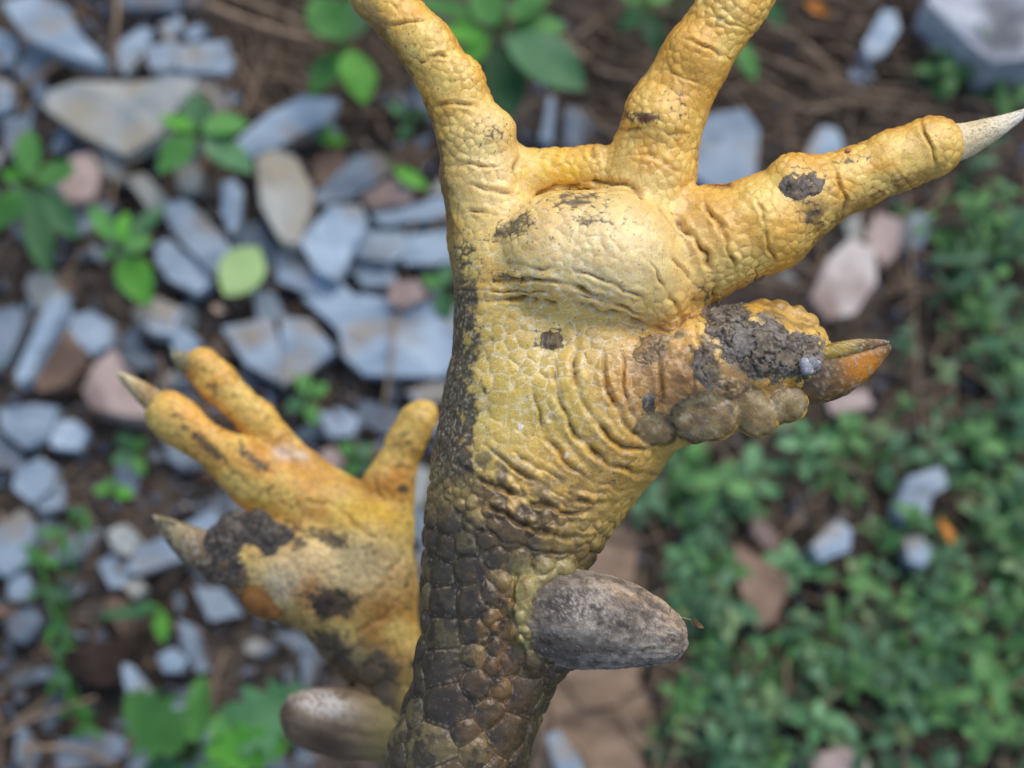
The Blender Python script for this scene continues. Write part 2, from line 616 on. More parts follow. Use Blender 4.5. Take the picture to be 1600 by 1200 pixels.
CHIPS = [  # outline in the picture, material, label, base height, thickness
    ([(9, 9), (57, -4), (100, 13), (127, 57), (162, 92), (144, 98), (100, 83), (44, 57)], M_SLATE, "pointed blue slate in the upper left corner, leaning over dark shade", .012, .009),
    ([(171, -20), (289, -24), (271, 11), (197, 9)], M_SLATE_D, "slate cut by the top edge above the rectangular chips at upper left", .004, .007),
    ([(188, 66), (219, 44), (236, 48), (219, 87), (197, 114), (186, 100)], M_SLATE, "narrow upright slate just right of the upper left vertical straw", .003, .006),
    ([(227, 74), (271, 66), (273, 107), (236, 109)], M_SLATE, "squarish pale blue slate left of the brick-shaped one at upper left", .004, .006),
    ([(276, 72), (350, 66), (361, 96), (350, 112), (280, 107)], M_SLATE, "brick-shaped blue slate above the big pale slab at upper left", .004, .007),
    ([(249, 39), (280, 26), (289, 48), (262, 66)], M_SLATE, "small slate above the squarish chip at upper left", .002, .005),
    ([(289, 48), (315, 35), (324, 48), (297, 66)], M_SLATE, "small tilted slate above the brick-shaped chip at upper left", .002, .005),
    ([(83, 136), (127, 127), (210, 131), (262, 127), (300, 130), (296, 150), (262, 184), (245, 210), (197, 232), (131, 201), (79, 162)], M_PALE, "largest pale grey slab at upper left, partly under a green seedling", .008, .010),
    ([(255, 122), (315, 118), (367, 131), (372, 144), (341, 172), (280, 170)], M_SLATE, "blue slate tucked behind the big pale slab and the seedling", .001, .006),
    ([(372, 219), (420, 179), (472, 153), (520, 157), (503, 188), (437, 223), (394, 240)], M_SLATE, "long grey slate pointing up right beside the upper seedling", .006, .009),
    ([(-12, 45), (22, 57), (28, 75), (20, 100), (-12, 105)], M_SLATE, "slate at the left edge below the upper left corner stone", .003, .006),
    ([(-12, 120), (20, 130), (14, 165), (-12, 175)], M_SLATE, "slate at the left edge beside the big pale slab", .003, .006),
    ([(4, 184), (48, 184), (44, 227), (13, 245)], M_SLATE_D, "lavender grey slate behind the left-edge seedling's top leaf", .002, .006),
    ([(402, 249), (429, 238), (459, 249), (485, 297), (481, 332), (464, 380), (442, 376), (411, 324)], M_PALE, "oval slate with cream coloured lower half, near the lime leaf", .010, .009),
    ([(345, 289), (363, 280), (376, 297), (372, 341), (359, 363), (345, 332)], M_SLATE, "narrow blue slate standing above the lime green leaf", .004, .006),
    ([(258, 324), (289, 315), (341, 363), (359, 394), (341, 415), (324, 420), (267, 354)], M_SLATE, "long blue slate slanting down to the lime green leaf", .006, .008),
    ([(245, 385), (262, 376), (302, 407), (328, 437), (306, 455), (262, 433), (245, 407)], M_SLATE, "slate lying parallel below the long one left of lime leaf", .004, .007),
    ([(372, 345), (411, 350), (437, 394), (464, 420), (420, 429), (376, 376)], M_SLATE_D, "darker blue slate right behind the lime green leaf", .000, .006),
    ([(490, 302), (551, 245), (586, 238), (604, 262), (547, 302), (499, 315)], M_SLATE_D, "slate slanting up right, above the square pair left of the foot", .006, .008),
    ([(472, 376), (516, 324), (560, 324), (569, 345), (547, 385), (525, 429), (494, 415)], M_SLATE, "broad leaning slate right of the cream-tipped oval one", .008, .009),
    ([(564, 302), (612, 280), (643, 289), (639, 315), (582, 324)], M_PINK, "flat pinkish stone between slates left of the palm", .004, .006),
    ([(582, 332), (656, 319), (715, 302), (715, 340), (604, 350)], M_SLATE, "long slate running behind the palm under the pinkish stone", .002, .006),
    ([(564, 363), (630, 363), (634, 394), (612, 407), (560, 398)], M_SLATE, "left of two square slates beside the palm's edge", .004, .007),
    ([(639, 365), (715, 357), (715, 407), (634, 407)], M_SLATE, "right of two square slates, half hidden by the palm", .004, .007),
    ([(437, 394), (472, 407), (538, 446), (551, 464), (499, 464), (437, 437)], M_SLATE, "blue slate sloping down right from the cream-tipped oval stone", .002, .006),
    ([(542, 411), (612, 420), (621, 446), (569, 446)], M_SLATE, "low slate under the two square slates", .001, .005),
    ([(612, 442), (647, 437), (665, 459), (630, 477), (608, 468)], M_PINK, "small pinkish stone sitting on the large slab left of the palm", .012, .006),
    ([(442, 498), (486, 503), (521, 546), (481, 577), (442, 594)], M_SLATE, "slate split by a dark seam, right half, above the rear foot", .004, .007),
    ([(350, 516), (420, 498), (433, 537), (433, 594), (385, 568)], M_SLATE, "slate split by a dark seam, left half, above the rear toe", .004, .007),
    ([(485, 467), (569, 463), (715, 485), (715, 560), (682, 581), (569, 577), (542, 551), (535, 516)], M_SLATE, "largest flat blue slab, left of the front shank", .003, .008),
    ([(206, 489), (245, 467), (284, 485), (271, 524), (236, 520)], M_SLATE, "four-sided slate below the seedling's hanging bright leaf", .005, .008),
    ([(267, 529), (289, 513), (311, 533), (297, 553), (271, 548)], M_SLATE, "small round slate just above the rear middle claw", .004, .006),
    ([(105, 498), (144, 489), (179, 511), (171, 537), (144, 555), (118, 529)], M_SLATE, "triangular slate above the pinkish stone at left", .005, .007),
    ([(74, 533), (105, 511), (127, 533), (136, 568), (105, 603), (66, 612), (52, 581)], M_BROWN, "rounded brown stone left of the pinkish stone", .002, .010),
    ([(79, 467), (101, 459), (98, 494), (48, 581), (31, 594), (26, 577)], M_SLATE, "thin stick-like slate leaning at the left edge", .010, .008),
    ([(-12, 490), (26, 481), (35, 507), (9, 564), (-12, 577)], M_SLATE_D, "dark slate at left edge behind the stick-like one", .003, .007),
    ([(144, 577), (175, 551), (188, 577), (236, 629), (236, 651), (197, 651), (144, 638), (131, 612)], M_PINK, "pinkish white stone under the rear toe's claw", .008, .012),
    ([(0, 642), (52, 634), (85, 638), (70, 682), (39, 699), (4, 673)], M_SLATE, "pale slate at left edge below the brown stone", .006, .007),
    ([(79, 664), (114, 658), (136, 677), (122, 702), (83, 699)], M_SLATE, "rounded slate right beside the pale left-edge slate", .004, .006),
    ([(-12, 677), (31, 708), (35, 734), (-12, 730)], M_SLATE_D, "dark slate at left edge under the pale one", .002, .006),
    ([(26, 734), (61, 717), (83, 730), (79, 756), (48, 782), (22, 761)], M_SLATE, "grey slate above the trailing weed at left", .005, .006),
    ([(52, 760), (92, 752), (96, 790), (60, 800)], M_SLATE, "small slate touching the top of the trailing weed", .002, .005),
    ([(-8, 830), (34, 800), (52, 830), (40, 880), (10, 900), (-12, 880)], M_SLATE, "lavender slate at left edge beside the trailing weed", .004, .007),
    ([(200, 887), (219, 852), (280, 826), (325, 796), (340, 830), (280, 870), (219, 892)], M_SLATE, "pointed blue slate under the rear hind claw", .004, .008),
    ([(153, 883), (175, 868), (197, 883), (197, 914), (171, 918)], M_SLATE, "rounded slate right of the trailing weed, below the pointed slate", .003, .006),
    ([(192, 914), (214, 903), (227, 922), (210, 935)], M_PALE, "small pale pebble below the pointed slate", .003, .006),
    ([(15, 907), (38, 896), (49, 919), (41, 937), (15, 934)], M_SLATE, "small slate left of the trailing weed's middle", .003, .006),
    ([(22, 960), (49, 952), (64, 971), (41, 1005), (19, 997)], M_SLATE_D, "slate left of the dark lump near the lower left", .003, .006),
    ([(247, 1027), (270, 1016), (291, 1031), (281, 1050), (255, 1050)], M_SLATE, "small bright slate right of the dark lump", .004, .006),
    ([(187, 1039), (202, 1042), (232, 1080), (199, 1084)], M_SLATE, "thin slate poking out above the serrated leaf", .010, .006),
    ([(90, 1162), (142, 1144), (191, 1155), (187, 1181), (150, 1196), (94, 1206)], M_SLATE_D, "flat dark slate in the lower left corner", .003, .006),
    ([(259, 1106), (296, 1102), (307, 1129), (285, 1155), (262, 1144)], M_SLATE, "slate between the two serrated leaves at lower left", .001, .006),
    ([(277, 971), (300, 980), (322, 1044), (305, 1048), (284, 1010)], M_SLATE_D, "dark narrow slate below the rear hind toe", .003, .007),
    ([(845, 218), (858, 150), (868, 152), (864, 228)], M_SLATE, "thin slate edge seen above the web between the toes", .004, .007),
    ([(880, 165), (915, 168), (930, 195), (905, 232), (880, 228)], M_SLATE_D, "slate seen above the web beside the middle toe", .002, .007),
    ([(1070, 265), (1098, 180), (1166, 168), (1190, 205), (1182, 285), (1120, 300)], M_SLATE, "large pale blue slate between middle and right toe", .006, .009),
    ([(1252, 245), (1280, 195), (1308, 198), (1318, 240), (1290, 260)], M_SLATE, "small slate above the right toe's middle", .003, .007),
    ([(1345, 75), (1378, 14), (1400, 14), (1406, 45), (1380, 85), (1352, 98)], M_SLATE, "oblong slate left of the big grey rock", .006, .008),
    ([(1330, 105), (1355, 100), (1366, 120), (1345, 135), (1328, 125)], M_SLATE, "small slate below the oblong one near the rock", .002, .006),
    ([(1410, 350), (1440, 330), (1460, 350), (1440, 390), (1415, 385)], M_SLATE_D, "dark slate right of the pinkish stones by the right toe", .002, .006),
    ([(1400, 785), (1418, 745), (1474, 728), (1482, 760), (1455, 778), (1445, 812), (1418, 822), (1400, 805)], M_SLATE, "bent blue slate among the green ground cover at right", .012, .008),
    ([(1265, 855), (1308, 812), (1332, 828), (1326, 862), (1282, 878)], M_SLATE, "blue slate half buried in leaves left of the bent one", .010, .008),
    ([(1408, 842), (1440, 838), (1452, 860), (1445, 888), (1420, 880)], M_SLATE, "small slate just below the bent one at right", .010, .007),
    ([(1290, 616), (1355, 608), (1366, 634), (1300, 648)], M_PINK, "pale flat stone below the front hind claw", .004, .006),
    ([(850, 1150), (872, 1142), (906, 1188), (912, 1215), (872, 1215)], M_SLATE, "pale slate at the bottom edge right of the front shank", .012, .006),
    ([(1150, 850), (1200, 878), (1240, 912), (1212, 972), (1185, 988), (1160, 930)], M_BROWN, "brown stone framed by leaves right of the spur", .004, .010),
    ([(1262, 1185), (1320, 1165), (1356, 1190), (1350, 1225), (1270, 1225)], M_PINK, "mauve stone at the bottom edge under the ground cover", .010, .010),
    ([(1180, 800), (1210, 830), (1222, 862), (1200, 862), (1176, 830)], M_PINK, "small pink stone in a dark hollow above the brown stone", .003, .006),
    ([(1268, 462), (1296, 402), (1330, 372), (1366, 388), (1372, 440), (1340, 486), (1296, 496)], M_WHITE, "whitish pink stone under the right toe", .006, .008),
    ([(1352, 372), (1372, 332), (1410, 342), (1408, 392), (1384, 420)], M_PINK, "pinkish stone right of the whitish one under the right toe", .003, .007),
    ([(1320, 345), (1345, 335), (1350, 370), (1330, 380)], M_PALE, "small pale stone beneath the right toe", .008, .005),
    ([(110, 250), (140, 240), (156, 275), (140, 312), (104, 316), (92, 285)], M_PINK, "dusky pink stone right of the left-edge seedling", .003, .009),
    ([(150, 232), (180, 238), (198, 262), (190, 282), (165, 270)], M_PALE, "small pale stone just under the largest slab", .003, .006),
    ([(272, 262), (300, 256), (312, 272), (305, 298), (280, 298)], M_PALE, "cream pebble under the upper seedling's lower leaf", .003, .007),
    ([(200, 280), (226, 272), (258, 308), (262, 330), (236, 330)], M_PALE, "beige flat stone left of the long slanting slate", .001, .006),
    ([(490, 250), (530, 236), (545, 262), (520, 290), (492, 284)], M_BROWN, "brown stone between the oval slate and the slanting dark one", .000, .007),
    ([(170, 832), (196, 822), (214, 845), (205, 868), (180, 862)], M_PALE, "mossy yellowish pebble right of the trailing weed", .005, .009),
    ([(500, 650), (530, 640), (556, 655), (548, 680), (512, 684)], M_SLATE, "slate seen between the rear foot's toes", .003, .006),
    ([(636, 612), (672, 598), (702, 600), (690, 622), (650, 628)], M_SLATE, "thin pale slate right above the rear right toe", .004, .006),
    ([(500, 708), (520, 700), (536, 722), (516, 744), (500, 734)], M_PINK, "pink pebble between the rear foot's spread toes", .003, .007),
]
polys_px = []
for i, (poly, mat, label, z0, th) in enumerate(CHIPS):
    mx_, my_ = sum(p[0] for p in poly) / len(poly), sum(p[1] for p in poly) / len(poly)
    gk = 1.1 if mx_ < 720 else 1.0
    poly = [(mx_ + (a - mx_) * gk, my_ + (b - my_) * gk) for a, b in poly]
    stone = mat in (M_PINK, M_BROWN, M_WHITE)
    slab(poly, mat, label, "stone" if stone else "slate", z0, th, (rnd.uniform(-5, 5), rnd.uniform(-5, 5)), "stone" if stone else "slate_chip",
         "stones among the slate" if stone else "slate chips on the soil", 100 + i)
    polys_px.append(poly)
slab([(850, 1060), (900, 930), (915, 880), (950, 830), (986, 800), (1000, 850), (988, 930), (1008, 1000), (1000, 1060), (1022, 1120), (1004, 1180), (1012, 1240), (820, 1240)], M_TAN,
     "flat tan slab of sandy stone right of the front shank", "stone", -.003, .009, (0, 0), "stone_slab", None, 77)
slab([(97, 1016), (150, 1000), (190, 998), (199, 1012), (187, 1069), (142, 1072), (101, 1046)], M_DARK, "dark brown lump near the lower left", "wood lump", .002, .014, (0, 0), "dark_lump", None, 78)  # low lump in very dark brown
polys_px.append([(820, 1230), (915, 880), (986, 800), (1015, 1110), (1010, 1230)])

# big rock in the corner: a real block with a broken side towards the picture
me = None
rk = [(1452, 0), (1478, -70), (1680, -90), (1690, 84), (1592, 98), (1548, 102), (1508, 62)]
zt = 0.026
W = [G(a, b, zt) for a, b in rk]
c = sum(W, Vector()) / len(W)
me = slab_mesh("rock", [(p.x - c.x, p.y - c.y) for p in W], zt + 0.005, 5, 0.05, 0.03)
rock = link("rock", me, M_ROCK)
rock.location = (c.x, c.y, -0.005)
tag(rock, "big grey-white rock in the upper right corner with a dark shaded side", "rock")
# dark slab added beneath it, painting in the rock's shaded side
slab([(1385, -5), (1450, -60), (1640, -80), (1640, 110), (1560, 135), (1500, 110)], M_DARK, "dark slab painted in as the shaded side of the upper right rock", "stone", -.004, .012, (0, 0), "stone_slab", None, 79)

# smaller loose stones: pieces of the ground
proto = []
for i in range(14):
    r = random.Random(500 + i)
    k = r.choice([4, 4, 5, 5, 6])
    el = r.uniform(0.3, 0.7)
    poly = [(math.cos(a) * r.uniform(.75, 1.1), math.sin(a) * el * r.uniform(.75, 1.1)) for a in [2 * math.pi * (j + r.uniform(-.3, .3)) / k for j in range(k)]]
    proto.append(slab_mesh("stone", poly, r.uniform(0.18, 0.4), 600 + i, 0.04))


def in_poly(x, y, poly):
    ins = False
    j = len(poly) - 1
    for i in range(len(poly)):
        xi, yi = poly[i]; xj, yj = poly[j]
        if (yi > y) != (yj > y) and x < (xj - xi) * (y - yi) / (yj - yi + 1e-9) + xi:
            ins = not ins
        j = i
    return ins


variants = {}
placed = 0
tries = 0
while placed < 298 and tries < 9000:
    tries += 1
    px, py = rnd.uniform(-40, 1640), rnd.uniform(-40, 1240)
    dens = 1.0 if px < 720 else (0.12 if px > 1050 and py > 600 else 0.3)
    if rnd.random() > dens:
        continue
    if any(in_poly(px, py, p) for p in polys_px):
        continue
    sz = (14 + 40 * rnd.random() ** 1.4) if px < 740 else (10 + 24 * rnd.random() ** 2.2)
    mat = rnd.choices([M_SLATE, M_SLATE_D, M_PALE, M_PINK, M_BROWN], [6, 4, 1.2, .8, 1.6])[0]
    base = rnd.randrange(14)
    key = (base, mat.name)
    if key not in variants:
        m2_ = proto[base].copy()
        m2_.materials.append(mat)
        variants[key] = m2_
    o = link("stone", variants[key], None, ground)
    p = G(px, py, 0.004)
    s = sz * 0.000245
    o.location = (p.x, p.y, rnd.uniform(-.002, .003))
    o.scale = (s, s, s * 0.9)
    o.rotation_euler = (R(rnd.uniform(-9, 9)), R(rnd.uniform(-9, 9)), rnd.uniform(0, 6.28))
    placed += 1

# grit: too fine to count
GV, GF, GC = [], [], []
rr_ = np.random.default_rng(4)
for i in range(10200):
    if i < 5200:
        px, py = rr_.uniform(-60, 1660), rr_.uniform(-60, 1260)
        s = 0.0006 + 0.0022 * rr_.random() ** 2.5
    else:                                   # beyond the picture the rubble goes on, too far off to tell apart
        px, py = rr_.uniform(-1100, 2700), rr_.uniform(-750, 1900)
        if -70 < px < 1670 and -70 < py < 1270:
            continue
        s = 0.001 + 0.0085 * rr_.random() ** (1.6 if px < 800 else 4)
    p = G(px, py, 0.0)
    a = rr_.uniform(0, 6.28)
    b0 = len(GV)
    x = np.array([[1, 0], [.2, .8], [-.9, .3], [-.3, -.8]]) * s * rr_.uniform(.6, 1.3, (4, 1))
    ca, sa = math.cos(a), math.sin(a)
    zf = float(rr_.uniform(0, .003))
    for q in x:
        GV.append((p.x + q[0] * ca - q[1] * sa, p.y + q[0] * sa + q[1] * ca, zf - .004))
    for q in x * .8:
        GV.append((p.x + q[0] * ca - q[1] * sa, p.y + q[0] * sa + q[1] * ca, zf + min(s * rr_.uniform(.3, .8), .004)))
    for f in ((4, 5, 6, 7), (0, 1, 5, 4), (1, 2, 6, 5), (2, 3, 7, 6), (3, 0, 4, 7)):
        GF.append([b0 + k for k in f])
    cc_ = [srgb(120, 130, 146), srgb(96, 104, 120), srgb(118, 98, 82), srgb(84, 68, 56), srgb(150, 140, 130)][rr_.choice(5, p=[.28, .2, .22, .2, .1])]
    GC += [cc_] * 8
M_GRIT = attr_mat("grit", 0.85, noise_scale=900, tint=0.3, use_rough=False, bump=.3, bump_d=.0003)
tag(link("grit_layer", np_mesh("grit_layer", np.array(GV), np.array(GF), False, np.array(GC)), M_GRIT), "fine stone grit and rubble sprinkled over the brown soil", "grit", kind="stuff")


# ------------------------------------------------------------------ plants
def leaf_mesh(name, length, width, fold=0.25, droop=0.25, serr=0, belly=0.45, n=9, twist=0.0, curl=0.0):
    """blade along +x, origin at its base, with a keel along the midrib"""
    V, F = [], []
    m = n * (3 if serr else 1)
    for i in range(m + 1):
        t = i / m
        wv = (math.sin(math.pi * t ** (math.log(.5) / math.log(belly)))) ** 0.8 * width * 0.5
        if serr:
            wv *= 0.55 + 0.62 * (1 - ((t * serr) % 1.0))
        x = length * t
        z = -droop * length * t * t
        w_ = max(wv, 0.0004)
        tw = twist * t
        for sgn in (-1, -.5, 0, .5, 1):
            y = sgn * w_
            zz_ = z + abs(sgn) * w_ * fold + curl * w_ * sgn * sgn * math.sin(7 * t + 2 * sgn)
            V.append((x, y * math.cos(tw), zz_ + y * math.sin(tw)))
    for i in range(m):
        for k in range(4):
            a = i * 5 + k
            F.append((a, a + 5, a + 6, a + 1))
    nv = len(V)
    V += [(x, y, z - 0.00035) for x, y, z in V]
    F += [tuple(q + nv for q in f[::-1]) for f in F]
    me = bpy.data.meshes.new(name)
    me.from_pydata(V, [], F)
    me.update()
    me.polygons.foreach_set("use_smooth", np.ones(len(me.polygons), dtype=bool))
    return me


def stem_mesh(name, pts, r0, r1, nseg=6):
    c = catmull([(*p, 0) for p in pts], 5)[:, :3]
    V, F = [], []
    for i, p in enumerate(c):
        t = i / (len(c) - 1)
        d = Vector(c[min(i + 1, len(c) - 1)] - c[max(i - 1, 0)]).normalized()
        x = d.orthogonal().normalized()
        y = d.cross(x)
        r = r0 + (r1 - r0) * t
        for k in range(nseg):
            a = 2 * math.pi * k / nseg
            q = Vector(p) + (x * math.cos(a) + y * math.sin(a)) * r
            V.append(tuple(q))
    for i in range(len(c) - 1):
        for k in range(nseg):
            k2 = (k + 1) % nseg
            F.append((i * nseg + k, i * nseg + k2, (i + 1) * nseg + k2, (i + 1) * nseg + k))
    F.append(tuple(range(nseg))[::-1])
    F.append(tuple(range((len(c) - 1) * nseg, len(c) * nseg)))
    me = bpy.data.meshes.new(name)
    me.from_pydata(V, [], F)
    me.update()
    me.polygons.foreach_set("use_smooth", np.ones(len(me.polygons), dtype=bool))
    return me


def leafy_plant(name, base_px, leaves, label, cat="plant", group=None, height=0.02, mat=M_LEAF, serr=0, fold=0.22):
    """leaves: (base px, tip px, width px, material or None[, height of this leaf])"""
    b = G(*base_px, 0.0)
    root = empty(name, (b.x, b.y, 0))
    crown = G(*base_px, height * 0.8)
    for k, lf in enumerate(leaves):
        (ax_, ay_), (tx, ty), wpx, lm = lf[:4]
        hz = lf[4] if len(lf) > 4 else height * rnd.uniform(.85, 1.25)
        A = G(ax_, ay_, hz)
        T = G(tx, ty, hz * 0.9 + 0.001)
        d = T - A
        L = d.length
        wd = wpx * 0.000235
        me = leaf_mesh("leaf", L, wd, fold * rnd.uniform(.5, 1.3), rnd.uniform(.02, .12), serr, rnd.uniform(.4, .5), 9, rnd.uniform(-.25, .25), rnd.uniform(0, .2))
        o = link("leaf", me, lm or mat, root)
        o.location = A - root.location
        o.rotation_euler = (rnd.uniform(-.25, .25), -math.atan2(d.z, math.hypot(d.x, d.y)), math.atan2(d.y, d.x))
        st = [Vector((0, 0, -.003)), (A - root.location) * 0.5 + Vector((0, 0, hz * .15)), A - root.location]
        sm = stem_mesh("stalk", [tuple(p) for p in st], 0.0006, 0.0004)
        link("stalk", sm, M_LEAF_D if mat is M_LEAF_D else M_LEAF, root)
    tag(root, label, cat, group)
    return root


SG = "seedlings among the slate"
leafy_plant("seedling", (312, 208), [((316, 204), (388, 190), 52, M_LEAF), ((320, 214), (396, 268), 56, M_LEAF_B), ((304, 212), (244, 268), 58, M_LEAF), ((310, 198), (308, 140), 48, M_LEAF_B), ((304, 203), (248, 178), 30, M_LEAF_G)],
            "green seedling with five rounded leaves over the largest pale slab", "plant", SG, 0.028)
leafy_plant("seedling", (46, 286), [((46, 278), (40, 196), 46, M_LEAF), ((54, 284), (118, 258), 42, M_LEAF), ((38, 294), (-10, 358), 52, M_LEAF), ((52, 296), (122, 368), 52, M_LEAF_B), ((48, 302), (74, 430), 46, M_LEAF_D), ((40, 282), (4, 268), 30, M_LEAF_G)],
            "green seedling with pointed leaves at the left edge", "plant", SG, 0.028)
leafy_plant("seedling", (190, 384), [((184, 378), (138, 318), 34, M_LEAF), ((196, 380), (256, 318), 34, M_LEAF_B), ((194, 386), (236, 372), 34, M_LEAF), ((194, 396), (232, 478), 58, M_LEAF_G), ((184, 388), (160, 404), 22, M_LEAF), ((190, 376), (196, 330), 26, M_LEAF_G)],
            "green seedling with one large bright leaf hanging below it", "plant", SG, 0.026)
leafy_plant("broadleaf_weed", (540, 70), [((536, 64), (488, -14), 74, M_LEAF), ((546, 78), (572, 158), 66, M_LEAF_G), ((534, 80), (484, 150), 52, M_LEAF), ((548, 60), (560, -16), 50, M_LEAF_D)],
            "green weed with smooth oval leaves left of the upper left toe", "plant", "broad-leaved weeds at the top", 0.04)
leafy_plant("broadleaf_weed", (780, 50), [((790, 58), (916, 132), 92, M_LEAF_B), ((800, 44), (886, 36), 52, M_LEAF), ((760, 56), (684, 44), 40, M_LEAF_G), ((750, 30), (640, -6), 46, M_LEAF), ((778, 38), (742, -24), 60, M_LEAF), ((780, 70), (800, 184), 74, M_LEAF_D), ((764, 64), (716, 104), 40, M_LEAF_G), ((800, 30), (860, -24), 56, M_LEAF)],
            "large-leaved green weed between the two upper toes", "plant", "broad-leaved weeds at the top", 0.045)
leafy_plant("broadleaf_weed", (1010, 12), [((1004, 14), (966, 44), 40, M_LEAF_D), ((1014, 22), (1030, 84), 38, M_LEAF_D), ((1018, 6), (1052, -30), 36, M_LEAF), ((1000, 4), (968, -24), 34, M_LEAF), ((1150, 60), (1182, 124), 34, M_LEAF), ((1190, -6), (1224, 40), 34, M_LEAF_D)],
            "dark green weed behind the middle toe's tip at the top edge", "plant", "broad-leaved weeds at the top", 0.03)
leafy_plant("small_weed", (640, 186), [((634, 180), (606, 160), 22, M_LEAF_B), ((644, 184), (676, 172), 22, M_LEAF_D), ((640, 192), (626, 222), 24, M_LEAF_D)], "small dark weed just left of the upper left toe's root", "plant", None, 0.012)
leafy_plant("small_weed", (498, 212), [((496, 212), (542, 222), 22, M_LEAF_G), ((504, 208), (520, 196), 14, M_LEAF)], "tiny bright sprout right of the long grey slate", "plant", None, 0.010)
leafy_plant("small_weed", (612, 262), [((616, 264), (668, 292), 28, M_LEAF_G), ((610, 258), (590, 240), 16, M_LEAF_B)], "bright little leaf sprout left of the palm's upper edge", "plant", None, 0.012)
leafy_plant("small_weed", (692, 452), [((690, 456), (700, 500), 34, M_LEAF_D), ((688, 448), (660, 430), 24, M_LEAF), ((694, 446), (700, 412), 28, M_LEAF_B)], "small dark weed peeking out beside the palm's left edge", "plant", None, 0.012)
leafy_plant("small_weed", (480, 622), [((478, 616), (470, 574), 26, M_LEAF), ((486, 618), (512, 600), 22, M_LEAF), ((474, 626), (446, 640), 24, M_LEAF_B), ((484, 630), (492, 664), 26, M_LEAF)], "small weed between the rear foot's middle and right toes", "plant", None, 0.012)
leafy_plant("small_weed", (556, 716), [((552, 712), (534, 690), 24, M_LEAF), ((560, 712), (582, 694), 24, M_LEAF_B), ((556, 722), (546, 748), 24, M_LEAF), ((562, 722), (584, 736), 22, M_LEAF_D)], "small weed low between the rear foot's toes", "plant", None, 0.010)
leafy_plant("small_weed", (204, 704), [((202, 700), (188, 672), 28, M_LEAF_B), ((208, 702), (228, 686), 22, M_LEAF), ((198, 710), (176, 726), 22, M_LEAF_B), ((208, 712), (224, 742), 24, M_LEAF)], "small bluish weed left of the rear outer toe", "plant", None, 0.010)
leafy_plant("small_weed", (176, 768), [((172, 768), (146, 762), 18, M_LEAF_G), ((180, 766), (208, 774), 22, M_LEAF_G), ((176, 762), (170, 744), 14, M_LEAF)], "bright little sprout above the rear hind claw", "plant", None, 0.010)
leafy_plant("small_weed", (250, 950), [((250, 952), (256, 1006), 24, M_LEAF_G), ((246, 948), (198, 956), 20, M_LEAF), ((244, 952), (152, 962), 18, M_LEAF_B)], "narrow-leaved sprout below the small pale pebble", "plant", None, 0.014)
leafy_plant("serrated_weed", (302, 1186), [((286, 1170), (192, 1084), 96, M_LEAF), ((306, 1160), (312, 1052), 56, M_LEAF), ((326, 1160), (372, 1096), 30, M_LEAF), ((330, 1160), (500, 1082), 96, M_LEAF_B), ((320, 1176), (452, 1166), 70, M_LEAF_G), ((290, 1196), (214, 1216), 40, M_LEAF_D), ((312, 1194), (350, 1240), 46, M_LEAF)],
            "weed with toothed pale green leaves near the lower left, behind the rear spur", "plant", None, 0.05, M_LEAF, 5, 0.3)
# trailing weed at the left
tw = [(136, 800), (96, 830), (64, 868), (72, 920), (88, 970), (104, 1010), (92, 1050), (110, 1100), (140, 1136)]
lv = []
for i, (a, b) in enumerate(tw):
    for s_ in (-1, 1):
        an = rnd.uniform(.3, 1.3) * s_ + (1.5 if i > 1 else 2.2)
        L_ = rnd.uniform(26, 46)
        lv.append(((a, b), (a + L_ * math.cos(an), b + L_ * math.sin(an)), rnd.uniform(9, 15), rnd.choice([M_LEAF, M_LEAF_B])))
lv.append(((110, 1090), (146, 1140), 20, M_LEAF_G))
lv.append(((66, 872), (34, 850), 14, M_LEAF))
trail = leafy_plant("trailing_weed", (92, 990), lv, "thin trailing weed with narrow leaves running down the left side", "plant", None, 0.012)
sm = stem_mesh("runner", [tuple(G(a, b, .011) - trail.location) for a, b in tw], .0006, .0005)
link("runner", sm, M_LEAF, trail)

# fallen leaves
lp = [(341, 405), (376, 384), (407, 389), (414, 433), (394, 459), (359, 464), (343, 437)]
A, T = G(352, 462, .016), G(402, 384, .018)
me = leaf_mesh("fallen_leaf", (T - A).length, 0.0185, 0.12, 0.05, 0, 0.5, 9, 0.1, .15)
o = link("fallen_leaf", me, M_LIME)
o.location = A
o.rotation_euler = (0.1, -.05, math.atan2(T.y - A.y, T.x - A.x))
tag(o, "pale lime green leaf lying flat on the slate at left", "leaf", "fallen leaves")
for (a, b), (c_, d_), wpx, mat, label in (
        ((1470, 812), (1488, 848), 18, M_ORANGE, "small orange leaf beside the bent slate at right"),
        ((1258, 2), (1296, 22), 22, M_ORANGE, "yellow-orange leaf bit at the top edge right of the middle toe"),
        ((1544, 1092), (1576, 1106), 20, M_ORANGE, "tiny orange leaf low in the ground cover at right"),
        ((330, 478), (352, 486), 14, M_DEAD, "tiny tan leaf scrap below the lime green leaf")):
    A, T = G(a, b, .012), G(c_, d_, .013)
    me = leaf_mesh("fallen_leaf", (T - A).length, wpx * .000235, .4, -.06, 0, .5, 9, .3, .5)
    o = link("fallen_leaf", me, mat)
    o.location = A
    o.rotation_euler = (rnd.uniform(-.3, .3), 0, math.atan2(T.y - A.y, T.x - A.x))
    tag(o, label, "leaf", "fallen leaves")

